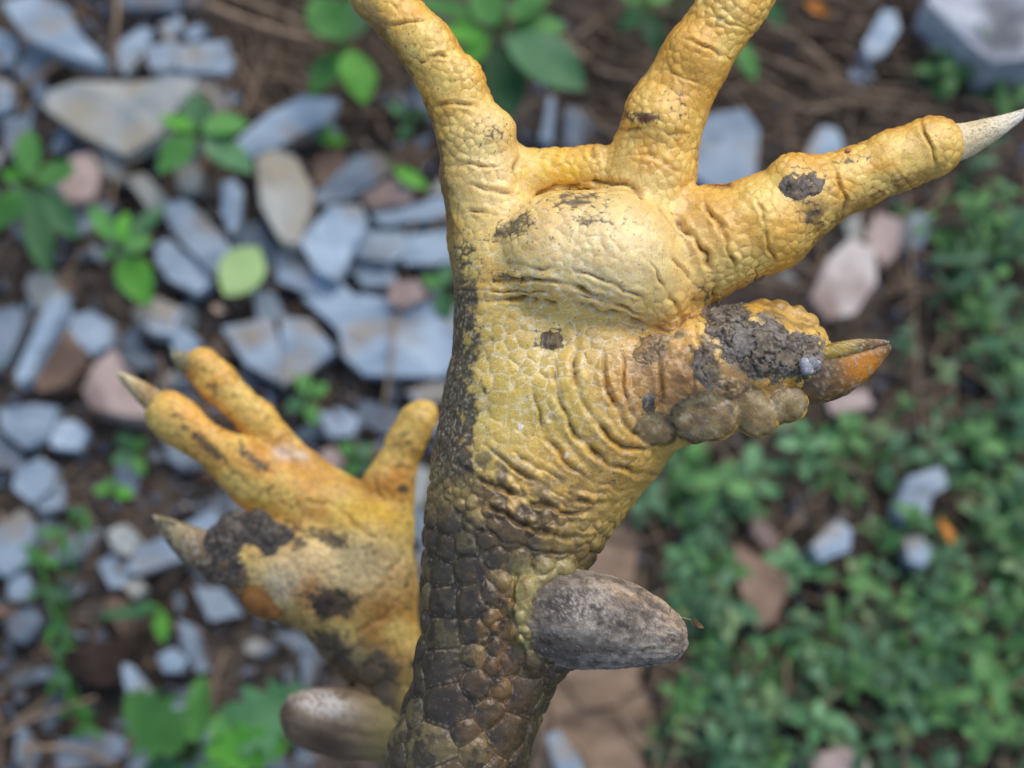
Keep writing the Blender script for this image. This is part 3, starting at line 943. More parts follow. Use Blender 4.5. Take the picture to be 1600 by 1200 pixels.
# straws and twigs lying about
for pts, r0, label in (
        ([(186, -20), (180, 50), (176, 128)], 11, "dry straw standing upright at upper left above the big slab"),
        ([(620, 480), (612, 560), (600, 640)], 8, "thin pale straw between the slabs left of the front shank"),
        ([(140, 380), (112, 420), (88, 470)], 6, "thin dry stem below the left-edge seedling"),
        ([(230, 236), (204, 260), (180, 284), (174, 320)], 8, "reddish brown stem under the largest pale slab"),
        ([(1415, 300), (1425, 420), (1432, 560), (1440, 700)], 7, "long thin dead stalk crossing the ground cover at right"),
        ([(20, 150), (60, 118), (96, 96)], 9, "dry stick under the upper left corner slate"),
        ([(320, 6), (380, 30), (450, 52), (490, 60)], 14, "brown stick running right along the top left"),
        ([(350, -10), (420, 14), (480, 40)], 10, "paler stick above the brown one at the top left"),
        ([(380, 180), (400, 130), (420, 80)], 6, "thin straw leaning between slab and sticks at top left"),
        ([(1120, 60), (1220, 100), (1330, 140), (1420, 150)], 11, "long brown stick below the oblong slate at the top right"),
        ([(1180, 130), (1260, 170), (1340, 160), (1480, 178)], 9, "brown stick running toward the right toe's claw"),
        ([(1200, 40), (1250, 60), (1300, 110)], 9, "short brown stick right of the middle toe"),
        ([(880, 60), (940, 110), (1000, 120)], 10, "brown stick behind the gap between upper toes"),
        ([(0, 1150), (60, 1120), (150, 1090)], 8, "brown twig across the lower left corner"),
        ([(30, 1170), (110, 1170), (180, 1196)], 8, "twig lying over the flat lower left slate"),
        ([(1260, 1130), (1300, 1090), (1340, 1050)], 8, "pale twig poking out of the ground cover at lower right")):
    W = [G(a, b, rnd.uniform(.010, .018)) for a, b in pts]
    o = link("twig", stem_mesh("twig", [tuple(q - W[0]) for q in W], r0 * .000115, r0 * .00008), M_TWIG)
    o.location = W[0]
    tag(o, label, "twig", "dry straws and twigs")

# litter of dead needles: a mass
NV, NF, NC = [], [], []
for i in range(4300):
    q = rr_.random() if i < 2300 else 2.0
    if q < .4:
        px, py, an = rr_.uniform(860, 1560), rr_.normal(110, 90), rr_.normal(.35, .5)
    elif q < .58:
        px, py, an = rr_.uniform(330, 620), rr_.normal(60, 90), rr_.normal(.5, .6)
    elif q < .8:
        px, py, an = rr_.uniform(980, 1640), rr_.uniform(300, 1240), rr_.uniform(0, 3.14)
    elif q > 1:
        px, py, an = rr_.uniform(-1000, 2600), rr_.uniform(-750, 1900), rr_.uniform(0, 3.14)
        if -50 < px < 1650 and -50 < py < 1250:
            continue
    else:
        px, py, an = rr_.uniform(-40, 1640), rr_.uniform(-40, 1240), rr_.uniform(0, 3.14)
    p = G(px, py, 0)
    L = rr_.uniform(.006, .03)
    wd = rr_.uniform(.0003, .0009)
    z0, z1 = rr_.uniform(.001, .010), rr_.uniform(.001, .010)
    dx, dy = math.cos(-an), math.sin(-an)
    nx, ny = -dy * wd, dx * wd
    bd = rr_.normal(0, .12) * L
    b0 = len(NV)
    for s_, zq in ((-.5, z0), (0, (z0 + z1) / 2 + .001), (.5, z1)):
        bx = bd * (1 - 4 * s_ * s_)
        cx, cy = p.x + dx * L * s_ - dy * bx, p.y + dy * L * s_ + dx * bx
        NV += [(cx + nx, cy + ny, zq), (cx, cy, zq + wd), (cx - nx, cy - ny, zq), (cx, cy, zq - wd)]
    for k in (0, 4):
        for e_ in range(4):
            f_ = (e_ + 1) % 4
            NF.append((b0 + k + e_, b0 + k + f_, b0 + k + 4 + f_, b0 + k + 4 + e_))
    cc_ = mix(srgb(78, 66, 55), srgb(146, 126, 104), np.array([rr_.random()]))[0]
    NC += [cc_] * 12
M_NEEDLE = attr_mat("dead_needles", noise_scale=600, tint=.25, use_rough=False, rough=.85, bump=.2, bump_d=.0002)
tag(link("needle_litter", np_mesh("needle_litter", np.array(NV), np.array(NF), False, np.array(NC)), M_NEEDLE), "brown dead needles and straw bits littering the soil", "litter", kind="stuff")


# ground cover: leafy sprigs
def sprig_geo(px, py, size, hgt, rr, tone):
    """opposite pairs of small leaves up a short stem; returns verts, quads, colours"""
    V, F, C = [], [], []
    b = G(px, py, 0.0)
    lean = Vector((rr.normal(0, .35), rr.normal(0, .35), 1)).normalized()
    npair = rr.integers(2, 6)
    rot = rr.uniform(0, 6.28)
    for k in range(npair):
        zf = (k + 1) / npair
        o = b + lean * hgt * zf
        L = size * (1.15 - .55 * zf) * rr.uniform(.8, 1.2)
        wd = L * rr.uniform(.42, .6)
        for sgn in (0, math.pi):
            an = rot + k * 1.57 + sgn + rr.normal(0, .2)
            el = rr.uniform(-.2, .55)
            d = Vector((math.cos(an) * math.cos(el), math.sin(an) * math.cos(el), math.sin(el)))
            y = Vector((-math.sin(an), math.cos(an), 0))
            nrm = d.cross(y)
            b0 = len(V)
            for t, wv in ((0, .06), (.3, .85), (.6, 1.0), (.85, .6), (1.0, .05)):
                c = o + d * L * (t + .08) - Vector((0, 0, .25 * L * t * t))
                for s_ in (-1, 0, 1):
                    V.append(tuple(c + y * s_ * wv * wd * .5 + nrm * abs(s_) * wv * wd * .12))
            for i in range(4):
                for q in (0, 1):
                    a = b0 + i * 3 + q
                    F.append((a, a + 3, a + 4, a + 1))
            cc = mix(tone[0], tone[1], np.array([rr.random()]))[0]
            if rr.random() < .02:
                cc = srgb(128, 146, 92)
            C += [cc] * 15
    # stem
    b0 = len(V)
    x = lean.orthogonal().normalized()
    y = lean.cross(x)
    for zf in (-.1, 1.0):
        for k in range(4):
            a = k * math.pi / 2
            V.append(tuple(b + lean * hgt * zf + (x * math.cos(a) + y * math.sin(a)) * .0004))
    for k in range(4):
        F.append((b0 + k, b0 + (k + 1) % 4, b0 + 4 + (k + 1) % 4, b0 + 4 + k))
    C += [srgb(86, 120, 70)] * 8
    return V, F, C


def cover_density(px, py):
    d = 0
    for a, b, ru, rv, s in ((1430, 1000, 210, 150, 1.1), (1200, 1080, 140, 130, .9), (1560, 800, 100, 180, 1.1), (1110, 800, 80, 80, .4), (1540, 430, 95, 170, .95), (1400, 700, 120, 60, .25), (1500, 120, 70, 40, .7),
                            (1090, 920, 60, 70, .7), (1300, 720, 90, 60, .22), (1460, 560, 60, 60, .2), (1250, 640, 70, 30, .3), (1100, 1150, 90, 70, .6), (1020, 720, 40, 40, .5)):
        d = max(d, s * math.exp(-((px - a) / ru) ** 2 - ((py - b) / rv) ** 2))
    for a, b, ru, rv in ((1440, 790, 52, 60), (1300, 850, 38, 34), (1195, 930, 42, 50), (1430, 865, 30, 26), (1330, 420, 70, 80), (920, 1050, 95, 240), (1350, 950, 20, 40)):
        if ((px - a) / ru) ** 2 + ((py - b) / rv) ** 2 < 1:
            d *= .06
    return d


def leafc_mat(name):
    m = attr_mat(name, 0.5, noise_scale=500, tint=.15, use_rough=False, bump=.2, bump_d=.0003)
    n, l = m.node_tree.nodes, m.node_tree.links
    b = n["Principled BSDF"]
    tr = n.new("ShaderNodeBsdfTranslucent")
    l.new(b.inputs["Base Color"].links[0].from_socket, tr.inputs[0])
    ms = n.new("ShaderNodeMixShader"); ms.inputs[0].default_value = .22
    l.new(b.outputs[0], ms.inputs[1]); l.new(tr.outputs[0], ms.inputs[2]); l.new(ms.outputs[0], n["Material Output"].inputs[0])
    return m


M_COVER = leafc_mat("cover_leaf")
T1 = (srgb(46, 88, 58), srgb(102, 150, 108))
T2 = (srgb(54, 106, 54), srgb(112, 166, 94))
T3 = (srgb(96, 130, 84), srgb(140, 168, 116))
CVV, CFF, CCC = [], [], []
cnt = 0
tries = 0
while cnt < 560 and tries < 40000:
    tries += 1
    if cnt < 255:
        px, py = rr_.uniform(960, 1680), rr_.uniform(40, 1270)
        if rr_.random() > cover_density(px, py):
            continue
    else:                                   # the mat carries on to the right and below
        px, py = rr_.uniform(1050, 2500), rr_.uniform(100, 1800)
        if px < 1700 and py < 1290:
            continue
        if vnoise(np.array([[px / 160.0, py / 160.0, 3.3]]), 5)[0] < .42:
            continue
    Vs, Fs, Cs = sprig_geo(px, py, (.006 + .010 * rr_.random() ** 1.6), rr_.uniform(.004, .032), rr_, (T1, T2, T3)[rr_.choice(3, p=[.5, .38, .12])])
    o_ = len(CVV)
    CVV += Vs
    CFF += [tuple(q + o_ for q in f) for f in Fs]
    CCC += Cs
    cnt += 1
tag(link("ground_cover", np_mesh("ground_cover", np.array(CVV), np.array(CFF), True, np.array(CCC)), M_COVER), "dense green ground cover of small paired leaves on the right", "ground cover", kind="stuff")

# a few larger-leaved sprigs that stand out from the mass
for (a, b, sz, hg, label) in (
        (1150, 740, .015, .016, "pale green sprig right under the front hind toe"),
        (1235, 735, .014, .018, "round-leaved pale sprig right of the one under the hind toe"),
        (1125, 810, .011, .024, "bluish star-shaped sprig right of the shank's fold"),
        (1060, 860, .011, .014, "small pale sprig just above the front spur"),
        (1360, 730, .011, .026, "tall sprig left of the bent slate"),
        (1205, 890, .012, .016, "sprig with a pale leaf above the brown stone"),
        (1115, 1000, .012, .020, "star-shaped sprig right of the bark flake"),
        (1270, 1120, .012, .022, "pale round-leaved sprig near the bottom edge"),
        (1100, 1075, .011, .016, "sprig with long leaves below the front spur's tip"),
        (1530, 1130, .013, .026, "bright sprig in the lower right corner"),
        (1440, 720, .010, .020, "small sprig above the bent slate"),
        (1480, 130, .013, .016, "leafy sprig under the big upper right rock")):
    Vs, Fs, Cs = sprig_geo(a, b, sz, hg, rr_, T2 if "bright" in label else (srgb(88, 142, 92), srgb(122, 174, 120)) if "pale" in label else T1)
    p = G(a, b, 0)
    root = empty("leafy_sprig", p)
    nl = (len(Vs) - 8) // 15
    Vl = np.array(Vs) - np.array(p)
    for k in range(nl):
        me = np_mesh("leaf", Vl[k * 15:(k + 1) * 15], np.array([(i * 3 + q, i * 3 + 3 + q, i * 3 + 4 + q, i * 3 + 1 + q) for i in range(4) for q in (0, 1)]), True, np.array(Cs[k * 15:(k + 1) * 15]))
        link("leaf", me, M_COVER, root)
    me = np_mesh("stem", Vl[-8:], np.array([(k, (k + 1) % 4, 4 + (k + 1) % 4, 4 + k) for k in range(4)]), True, np.array(Cs[-8:]))
    link("stem", me, M_COVER, root)
    tag(root, label, "plant", "leafy sprigs in the ground cover")
# ------------------------------------------------------------------ the chicken legs
def leg_part(name, V, F, dist, org, mat, parent, col, rough):
    W = to_world(V, dist) - org
    me = np_mesh(name, W, F[:, ::-1].copy(), True, col, rough)
    return link(name, me, mat, parent)


def horn_part(name, pts, dist, org, parent, colfn, flat=1.0, nseg=48, nring=10, rough=0.45, disp=1.5, nscale=14.0, seed=3, stretch=0.35, fibre=0.0):
    V, F, t, a = tube(pts, nseg, nring, flat)
    N = vnormals(V, F)
    c = np.array(pts, dtype=float)
    ax = c[-1, :3] - c[0, :3]
    ax /= np.linalg.norm(ax)
    al = V @ ax
    Q = (V - al[:, None] * ax) / nscale + (al[:, None] * ax) * stretch / nscale
    n1 = fbm(Q, 4, seed)
    n2 = fbm(V / (nscale * 0.28), 3, seed + 5)
    g = (F[0] is not None)
    sgn = 1.0 if ((V - V.mean(0)) * N).sum() > 0 else -1.0
    N = N * sgn
    fb = fbm(np.stack([np.cos(a) * 7, np.sin(a) * 7, t * 3.0], -1), 4, seed + 11) - .5
    fl = fbm(np.stack([np.cos(a) * 2, np.sin(a) * 2, t * 9.0], -1), 3, seed + 13)
    V = V + N * ((n1 - 0.5) * 2 * disp + (n2 - 0.5) * disp + fibre * (sstep(.15, .7, t) * fb * 4 + (sstep(.48, .52, fl) - .5) * .7) * sstep(1.0, .93, t))[:, None]
    n1 = np.clip(n1 + (fb * 0.55 if fibre else 0), 0, 1)
    col, rg = colfn(V, t, n1, n2)
    if sgn < 0:
        F = F[:, ::-1].copy()
    return leg_part(name, V, F, dist, org, M_HORN, parent, col, rg)


def mud_part(name, prims, vox, dist, org, parent, c0, c1, seed, amp=4.0, c2=None):
    V, F, N = sdf_mesh(prims, vox, 1)
    n1 = fbm(V / 16.0, 4, seed)
    n2 = fbm(V / 5.0, 3, seed + 9)
    n0 = fbm(V / 30.0, 2, seed + 4)
    rid = 1 - np.abs(fbm(V / 22.0, 3, seed + 20) * 2 - 1)
    V = V + N * ((n0 - 0.5) * 3.0 * amp + (n1 - 0.5) * 1.1 * amp + (n2 - 0.5) * 0.4 * amp - sstep(0.95, 1.0, rid) * amp * 0.5)[:, None]
    t = sstep(0.35, 0.68, 0.55 * n1 + 0.45 * n2)
    col = mix(c0, c1, t)
    if c2 is not None:
        col = mix(col, c2, sstep(0.56, 0.72, n2) * 0.7)
    return leg_part(name, V, F, dist, org, M_MUD, parent, col, 0.55 + 0.35 * n1)


def poly_front(u, v, poly):
    poly = np.array(poly, dtype=float)
    ins = np.zeros(len(u), dtype=bool)
    j = len(poly) - 1
    for i in range(len(poly)):
        xi, yi = poly[i]
        xj, yj = poly[j]
        c = ((yi > v) != (yj > v)) & (u < (xj - xi) * (v - yi) / (yj - yi + 1e-9) + xi)
        ins ^= c
        j = i
    return ins


def creases(V, N, lst, facing=0.05):
    """lst: (pts, depth, width, ridge). carve folds into the side that faces up; returns displacement and a crease mask"""
    u, v = V[:, 0], V[:, 1]
    disp = np.zeros(len(V))
    mask = np.zeros(len(V))
    f = sstep(-0.1, 0.25, N[:, 2])
    wob = (fbm(V / 26.0, 2, 71) - 0.5)
    wob2 = (fbm(V / 26.0 + 31.7, 2, 72) - 0.5)
    brk = sstep(.3, .65, fbm(V / 34.0, 2, 73))
    for pts, dep, wid, ridge in lst:
        dep, wid, ridge = dep * .62, wid * .62, ridge * .5
        c = catmull(pts, 5)
        lo, hi = c.min(0) - 6 * wid, c.max(0) + 6 * wid
        idx = np.nonzero((u > lo[0]) & (u < hi[0]) & (v > lo[1]) & (v < hi[1]) & (f > 0))[0]
        if not len(idx):
            continue
        d, t = polyline_d(u[idx] + wob[idx] * 18, v[idx] + wob2[idx] * 18, c)
        tap = np.sqrt(np.clip(np.sin(np.pi * np.clip(t, 0.02, 0.98)), 0, 1)) * f[idx] * (.25 + 1.25 * brk[idx])
        g = np.exp(-(d / wid) ** 2)
        disp[idx] += tap * (-dep * g + ridge * np.exp(-((d - 2.3 * wid) / (1.5 * wid)) ** 2))
        mask[idx] = np.maximum(mask[idx], np.exp(-(d / (wid * 0.55)) ** 2) * tap)
    return disp, mask


# ---- the sharp leg in front
D1 = 0.140
org1 = to_world(np.array([[700.0, 1560.0, -20.0]]), D1)[0]
front = empty("chicken_leg", org1)
tag(front, "sharp yellow chicken foot with dark scaly shank, blunt spur pointing right and dirt-caked hind toe", "chicken foot", "feet of the held chicken")

prims = []
prims += chain([(660, 1600, -30, 128), (668, 1480, -20, 112), (690, 1300, -10, 104), (716, 1180, -5, 102), (757, 1050, 0, 104), (776, 930, 0, 113), (785, 830, 5, 118), (790, 720, 8, 112), (802, 620, 8, 106), (806, 520, 2, 94), (806, 430, -5, 98)], 30)
prims += chain([(852, 800, 0, 98), (942, 682, 10, 104)], 60)
prims += chain([(890, 600, 25, 90), (930, 540, 25, 80)], 50)
prims += chain([(960, 612, 15, 100), (1090, 588, 22, 98), (1180, 560, 22, 82), (1245, 562, 18, 58)], 40)
prims += chain([(775, 362, -8, 76), (752, 275, -8, 62), (742, 215, -2, 55), (712, 150, 2, 46), (668, 75, 2, 43), (593, -5, 0, 40), (520, -95, -6, 38), (470, -165, -14, 38)], 34)
prims += [S((765, 206, 14), 40, 12), S((714, 124, 14), 40, 12), S((656, 56, 12), 37, 12)]
prims += chain([(1000, 340, -12, 80), (1018, 262, -12, 68), (1040, 180, -6, 60), (1085, 95, 0, 52), (1150, 0, 0, 51), (1225, -105, -4, 45), (1280, -180, -12, 40)], 34)
prims += [S((1030, 182, 16), 52, 12), S((1090, 82, 14), 48, 12)]
prims += chain([(798, 268, -20, 38), (862, 270, -28, 36), (932, 264, -20, 38)], 30)
prims += chain([(1070, 404, 0, 84), (1130, 372, 4, 78), (1200, 346, 6, 76), (1268, 304, 6, 60), (1328, 282, 4, 46), (1400, 250, 4, 46), (1455, 230, 2, 48)], 26)
prims += [S((1240, 284, 26), 44, 10), S((1470, 222, 14), 34, 14)]
prims += chain([(1062, 332, 12, 38), (1116, 326, 12, 38)], 8)
prims += chain([(880, 402, 46, 104), (962, 404, 52, 108)], 14)
prims += [S((1010, 440, 44), 76, 16)]
prims += [S((1190, 490, 8), 24, 8), S((1218, 487, 2), 20, 5), S((1244, 494, 0), 17, 5), S((1264, 506, 2), 15, 5), S((1276, 522, 4), 12, 5), S((1200, 620, 30), 40, 10), S((1235, 600, 34), 28, 8)]
prims += chain([(842, 895, 42, 58), (846, 1010, 42, 58)], 26)       # seat of the spur
prims += chain([(884, 886, 84, 8), (852, 890, 98, 13), (829, 915, 106, 15), (818, 952, 108, 15), (817, 988, 106, 14), (827, 1024, 92, 12), (850, 1046, 70, 7)], 12)   # pale collar round it
PLATES = [(1026, 670, 84, 32, 25, 0.15), (1102, 652, 92, 54, 38, -0.15), (1176, 642, 84, 31, 43, -0.6), (1228, 632, 76, 34, 27, -0.3)]
for (a, b, hh, ru, rv, tl) in PLATES:
    ax_, ay_ = (math.cos(tl), math.sin(tl)) if ru >= rv else (-math.sin(tl), math.cos(tl))
    lo_, hi_ = min(ru, rv), max(ru, rv)
    e_ = hi_ - lo_
    prims.append(((a - ax_ * e_, b - ay_ * e_, hh), lo_, (a + ax_ * e_, b + ay_ * e_, hh), lo_ * 1.03, 5, 0.55))
V, F, N = sdf_mesh(prims, 7.0, 2)
u, v, h = V[:, 0], V[:, 1], V[:, 2]

# -- size of the scales over the skin
rng = np.random.default_rng(5)
ledge_v = [-300, 60, 190, 260, 340, 420, 480, 560, 650, 750, 850, 960, 1060, 1130, 1200, 1600]
ledge_u = [450, 600, 668, 684, 699, 710, 713, 700, 685, 672, 663, 655, 640, 628, 608, 540]


def scale_radius(u, v):
    r = np.full(len(u), 8.0)
    shank = sstep(760, 900, v - 0.25 * (u - 760))
    palm = np.clip(blob(u, v, 820, 600, 150, 130) * 1.3, 0, 1)
    toe = sstep(330, 230, v) * (u < 1130)
    t3 = sstep(1090, 1160, u) * (v < 440)
    hal = sstep(1000, 1080, u) * (v > 450)
    r = r + 3.0 * palm - 0.8 * toe - 0.4 * t3 + 3 * hal + 14 * shank
    return r * (0.85 + 0.3 * rng.random(len(u)))


hand = [(686, 896, 27), (727, 892, 19), (687, 943, 31), (736, 945, 25), (686, 990, 33), (740, 984, 22), (684, 1042, 36), (738, 1024, 18), (774, 1010, 12), (768, 1044, 13),
        (785, 1080, 15), (796, 988, 14), (800, 1035, 17), (744, 1072, 21), (692, 1102, 36), (766, 1114, 19), (725, 1146, 19), (826, 1086, 32), (800, 1151, 30), (668, 1168, 40),
        (745, 1178, 24), (798, 946, 12), (785, 911, 14), (762, 844, 16), (800, 836, 22), (695, 859, 22), (724, 851, 18), (777, 868, 13), (766, 930, 15), (765, 966, 13), (700, 815, 20),
        (740, 812, 17), (845, 850, 20), (880, 855, 17), (690, 1228, 40), (770, 1215, 30), (812, 1000, 9), (812, 966, 10), (757, 1000, 8), (775, 980, 10)]
fr = np.nonzero((N[:, 2] > 0.1) & (v > 700))[0]
fixed = []
for (a, b, r) in hand:
    i = fr[np.argmin((u[fr] - a) ** 2 + (v[fr] - b) ** 2)]
    fixed.append((V[i], r))
rad = scale_radius(u, v)
seeds, srr = poisson_seeds(V, rad, 90000, fixed, rng)
# flow of the cells: folds and joints stretch them crosswise
jit = (np.stack([fbm(V / 7.0, 2, 40 + i) for i in range(3)], -1) - 0.5) * 3.0
w1, we, cid = voronoi(V + jit, seeds, srr)
crand = rng.random(len(seeds))[cid]
crand2 = rng.random(len(seeds))[cid]

shank = sstep(715, 860, v - 0.28 * (u - 780) + 70 * (fbm(V / 45.0, 2, 9) - 0.5))
toeA = np.clip(sstep(360, 260, v) * (u < 1150) + sstep(1100, 1160, u) * (v < 450), 0, 1)
hal = sstep(985, 1070, u) * sstep(450, 500, v) * sstep(760, 700, v)
dome = 0.55 * sstep(-0.15, 0.8, we) + 0.55 * (1 - np.clip(w1 / 0.95, 0, 1.15) ** 2) - 0.15 * shank * sstep(.12, 0, we)
amp = 1.7 - 0.5 * toeA + 4.6 * shank + 1.2 * hal
amp = amp * (0.25 + 1.35 * sstep(.25, .75, fbm(V / 48.0, 3, 12))) * (1 - .5 * (1 - shank) * (1 - toeA))
amp = amp * (1 - shank) + 5.4 * shank

CR = [  # folds of the sole
    ([(772, 388), (798, 342), (855, 302), (920, 286), (985, 294), (1036, 334), (1070, 380)], 9, 8, 0),
    ([(700, 478), (770, 470), (840, 468), (910, 482), (975, 497), (1040, 512)], 11, 6.5, 4),
    ([(716, 442), (790, 436), (865, 440), (930, 462), (990, 486), (1045, 503)], 9, 5.5, 3.5),
    ([(765, 410), (840, 416), (915, 428), (985, 456), (1045, 490)], 3.5, 5, 1.5),
    ([(700, 455), (740, 452), (800, 455), (860, 458)], 5, 4, 2),
    ([(900, 460), (960, 478), (1020, 500)], 5, 4, 2),
    ([(1004, 398), (1030, 434), (1050, 467), (1066, 495)], 4, 5, 1.5),
    ([(1050, 400), (1078, 440), (1088, 480)], 8, 5.5, 3),
    ([(1038, 330), (1075, 362), (1100, 395), (1112, 440), (1118, 480)], 12, 6, 4),
    ([(1098, 318), (1122, 350), (1140, 392), (1148, 430), (1150, 462)], 13, 6, 4),
    ([(1180, 300), (1196, 350), (1208, 400), (1210, 436)], 6, 5, 2.5),
    ([(1298, 250), (1312, 285), (1320, 320), (1318, 345)], 7, 5, 3),
    ([(1440, 190), (1448, 220), (1462, 258)], 5, 5, 2),
    ([(1020, 512), (1060, 505), (1110, 480), (1160, 468)], 10, 7, 2),
    ([(905, 515), (898, 560), (905, 610), (928, 655), (970, 695), (1030, 712)], 11, 7, 5),
    ([(868, 560), (872, 615), (893, 668), (935, 712), (990, 738), (1040, 742)], 9, 7, 5),
    ([(940, 545), (942, 590), (958, 632), (985, 668), (1010, 690)], 7, 6, 4),
    ([(975, 560), (972, 600), (985, 640), (1005, 668)], 5, 5, 3),
    ([(835, 600), (842, 650), (866, 702), (915, 748), (975, 768)], 5, 6, 3),
    ([(715, 730), (770, 756), (830, 782), (880, 800), (940, 800)], 11, 7, 5),
    ([(700, 770), (760, 790), (820, 818), (880, 838), (925, 838)], 9, 6, 4),
    ([(760, 700), (810, 735), (860, 765), (930, 790), (990, 780)], 7, 6, 4),
    ([(800, 700), (850, 735), (900, 762), (960, 775)], 4, 5, 2.5),
    ([(730, 820), (790, 845), (850, 860), (910, 862)], 6, 5, 3),
    ([(800, 300), (808, 260), (812, 232)], 8, 6, 2),
    ([(700, 300), (740, 292), (790, 300), (830, 318)], 6, 6, 2.5),
    ([(690, 262), (730, 256), (780, 262)], 4, 5, 2),
    ([(705, 340), (745, 332), (790, 342)], 4, 5, 2),
    ([(930, 225), (928, 262), (930, 290)], 6, 6, 2),
    ([(960, 205), (1000, 198), (1050, 205), (1090, 222)], 7, 6, 3),
    ([(945, 250), (1000, 240), (1060, 262)], 4, 5, 2),
    ([(1030, 110), (1070, 122), (1120, 140)], 6, 6, 3),
    ([(1060, 60), (1100, 72), (1145, 92)], 4, 5, 2),
    ([(1090, 20), (1130, 34), (1178, 50)], 4, 5, 2),
    ([(680, 170), (715, 160), (755, 165)], 5, 5, 3),
    ([(650, 100), (680, 88), (715, 86)], 5, 5, 3),
    ([(610, 45), (640, 32), (668, 25)], 4, 5, 2),
    ([(1085, 500), (1095, 545), (1090, 590), (1080, 640)], 5, 6, 3),
    ([(1010, 520), (1030, 560), (1035, 610), (1030, 650)], 5, 6, 2.5),
    ([(812, 880), (802, 930), (806, 985), (822, 1030)], 7, 5, 4),
]
cd, cm = creases(V, N, CR)
lump = (fbm(V / 40.0, 3, 21) - 0.5) * 5 + (fbm(V / 13.0, 3, 22) - 0.5) * (2.2 + 3 * hal + 1.5 * shank)
platem = np.maximum.reduce([np.exp(-(np.hypot((u - a_[0]) / a_[3], (v - a_[1]) / a_[4])) ** 6) for a_ in PLATES])
amp = amp * (1 - .85 * platem)
lump = lump * (1 - .5 * platem)
V2 = V + N * (dome * amp + cd * (1 - platem) + lump)[:, None]

# -- pigment and dirt
n1, n2, n3 = fbm(V / 60.0, 3, 1), fbm(V / 16.0, 3, 2), fbm(V / 4.5, 3, 3)
nA = fbm(np.stack([u / 15.0, v / 3.6, h / 15.0], -1), 3, 44)
edge = sstep(0.26, 0.04, we)                                   # skin between the scales
thin = sstep(0.13, 0.02, we)
col = mix(srgb(228, 176, 70), srgb(240, 204, 108), sstep(0.35, 0.65, n1))
col = mix(col, srgb(222, 158, 58), toeA * sstep(.55, .15, N[:, 2]) * .7)
col = mix(col, srgb(236, 190, 78), sstep(0.52, 0.75, n2) * 0.45)
col = mix(col, srgb(241, 216, 152), np.clip(blob(u, v, 950, 392, 130, 90) * 1.2 + 0.6 * blob(u, v, 770, 250, 60, 80), 0, 0.9))
col = mix(col, srgb(212, 186, 94), np.clip(blob(u, v, 800, 620, 130, 130) * 1.25, 0, 0.92))
col = mix(col, srgb(236, 204, 116), np.clip(blob(u, v, 930, 520, 110, 50), 0, 0.7))
col = mix(col, srgb(184, 138, 72), np.clip(blob(u, v, 1030, 600, 90, 90) * 1.2, 0, 0.85))
col = mix(col, srgb(188, 150, 66), np.clip(blob(u, v, 960, 740, 120, 60), 0, 0.8))
col = mix(col, srgb(246, 200, 40), np.clip(blob(u, v, 875, 262, 50, 26), 0, 0.8))
col = col * (0.88 + 0.24 * crand)[:, None]
# pale flaking rims on the sole, brown rims on the toes
palm_rim = np.clip(blob(u, v, 850, 520, 190, 220), 0, 1) * (1 - shank)
col = mix(col, srgb(246, 236, 204), sstep(0.22, 0.07, we) * palm_rim * sstep(0.28, 0.5, n2) * 0.95)
col = mix(col, srgb(180, 122, 46), edge * np.clip(toeA + 0.4 * hal, 0, 1) * 0.4)
col = mix(col, srgb(206, 154, 66), edge * (1 - palm_rim) * (1 - toeA) * 0.3)
nF = fbm(np.stack([u / 9.0 + v / 30.0, v / 5.0, h / 9.0], -1), 3, 66)
col = mix(col, srgb(246, 236, 204), sstep(.6, .68, nF) * palm_rim * .55)
# folds hold dry pale skin and grime
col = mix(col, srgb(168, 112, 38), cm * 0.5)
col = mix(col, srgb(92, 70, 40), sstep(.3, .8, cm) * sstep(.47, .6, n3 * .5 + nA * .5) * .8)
col = mix(col, srgb(244, 236, 205), cm * sstep(0.55, 0.7, n2) * np.clip(blob(u, v, 870, 480, 190, 90), 0, 1) * 0.8)
# shank: olive horn plates, ochre small scales in the middle
sh = mix(srgb(72, 63, 46), srgb(110, 100, 66), sstep(0.2, 0.8, crand))
sh = mix(sh, srgb(52, 48, 45), sstep(0.45, 0.8, crand2) * 0.85)
mid = np.clip(blob(u, v, 782, 1010, 40, 150, 0.12) * 1.2, 0, 1)
sh = mix(sh, mix(srgb(150, 108, 40), srgb(92, 66, 38), crand2), mid * 0.6)
sh = mix(sh, srgb(142, 96, 36), sstep(0.30, 0.08, we) * (0.15 + 0.5 * mid))
sh = mix(sh, srgb(44, 40, 38), sstep(0.46, 0.62, n2) * 0.8)
sh = mix(sh, srgb(40, 34, 28), sstep(.12, .03, we) * .6)
sh = mix(sh, srgb(158, 146, 122), sstep(.05, .16, we) * sstep(.34, .2, we) * sstep(0.5, 0.62, n3) * 0.6)
sh = mix(sh, srgb(138, 128, 112), sstep(0.69, 0.78, n3) * 0.5)
cdst, _ = polyline_d(u, v, [(884, 886), (852, 890), (829, 915), (818, 952), (817, 988), (827, 1024), (850, 1046)])
collar = np.exp(-(cdst / 13.0) ** 2) * (N[:, 2] > -.2) * sstep(1040, 980, v)
yel_patch = np.clip(blob(u, v, 822, 905, 24, 40, -0.25) * 1.1 + collar * 1.2, 0, 1) * sstep(.28, .5, n2)
sh = mix(sh, mix(srgb(150, 132, 66), srgb(188, 180, 120), n3), yel_patch * 0.85)
col = mix(col, sh, np.clip(shank, 0, 0.97))
# half-way: dirty folds above the spur
trans = np.clip(blob(u, v, 820, 800, 130, 70), 0, 1)
col = mix(col, srgb(96, 80, 58), trans * sstep(0.34, 0.56, n2) * 0.85)
col = mix(col, srgb(80, 72, 60), np.clip(blob(u, v, 760, 735, 70, 32, 0.4), 0, 1) * sstep(0.38, 0.6, n2) * 0.75)
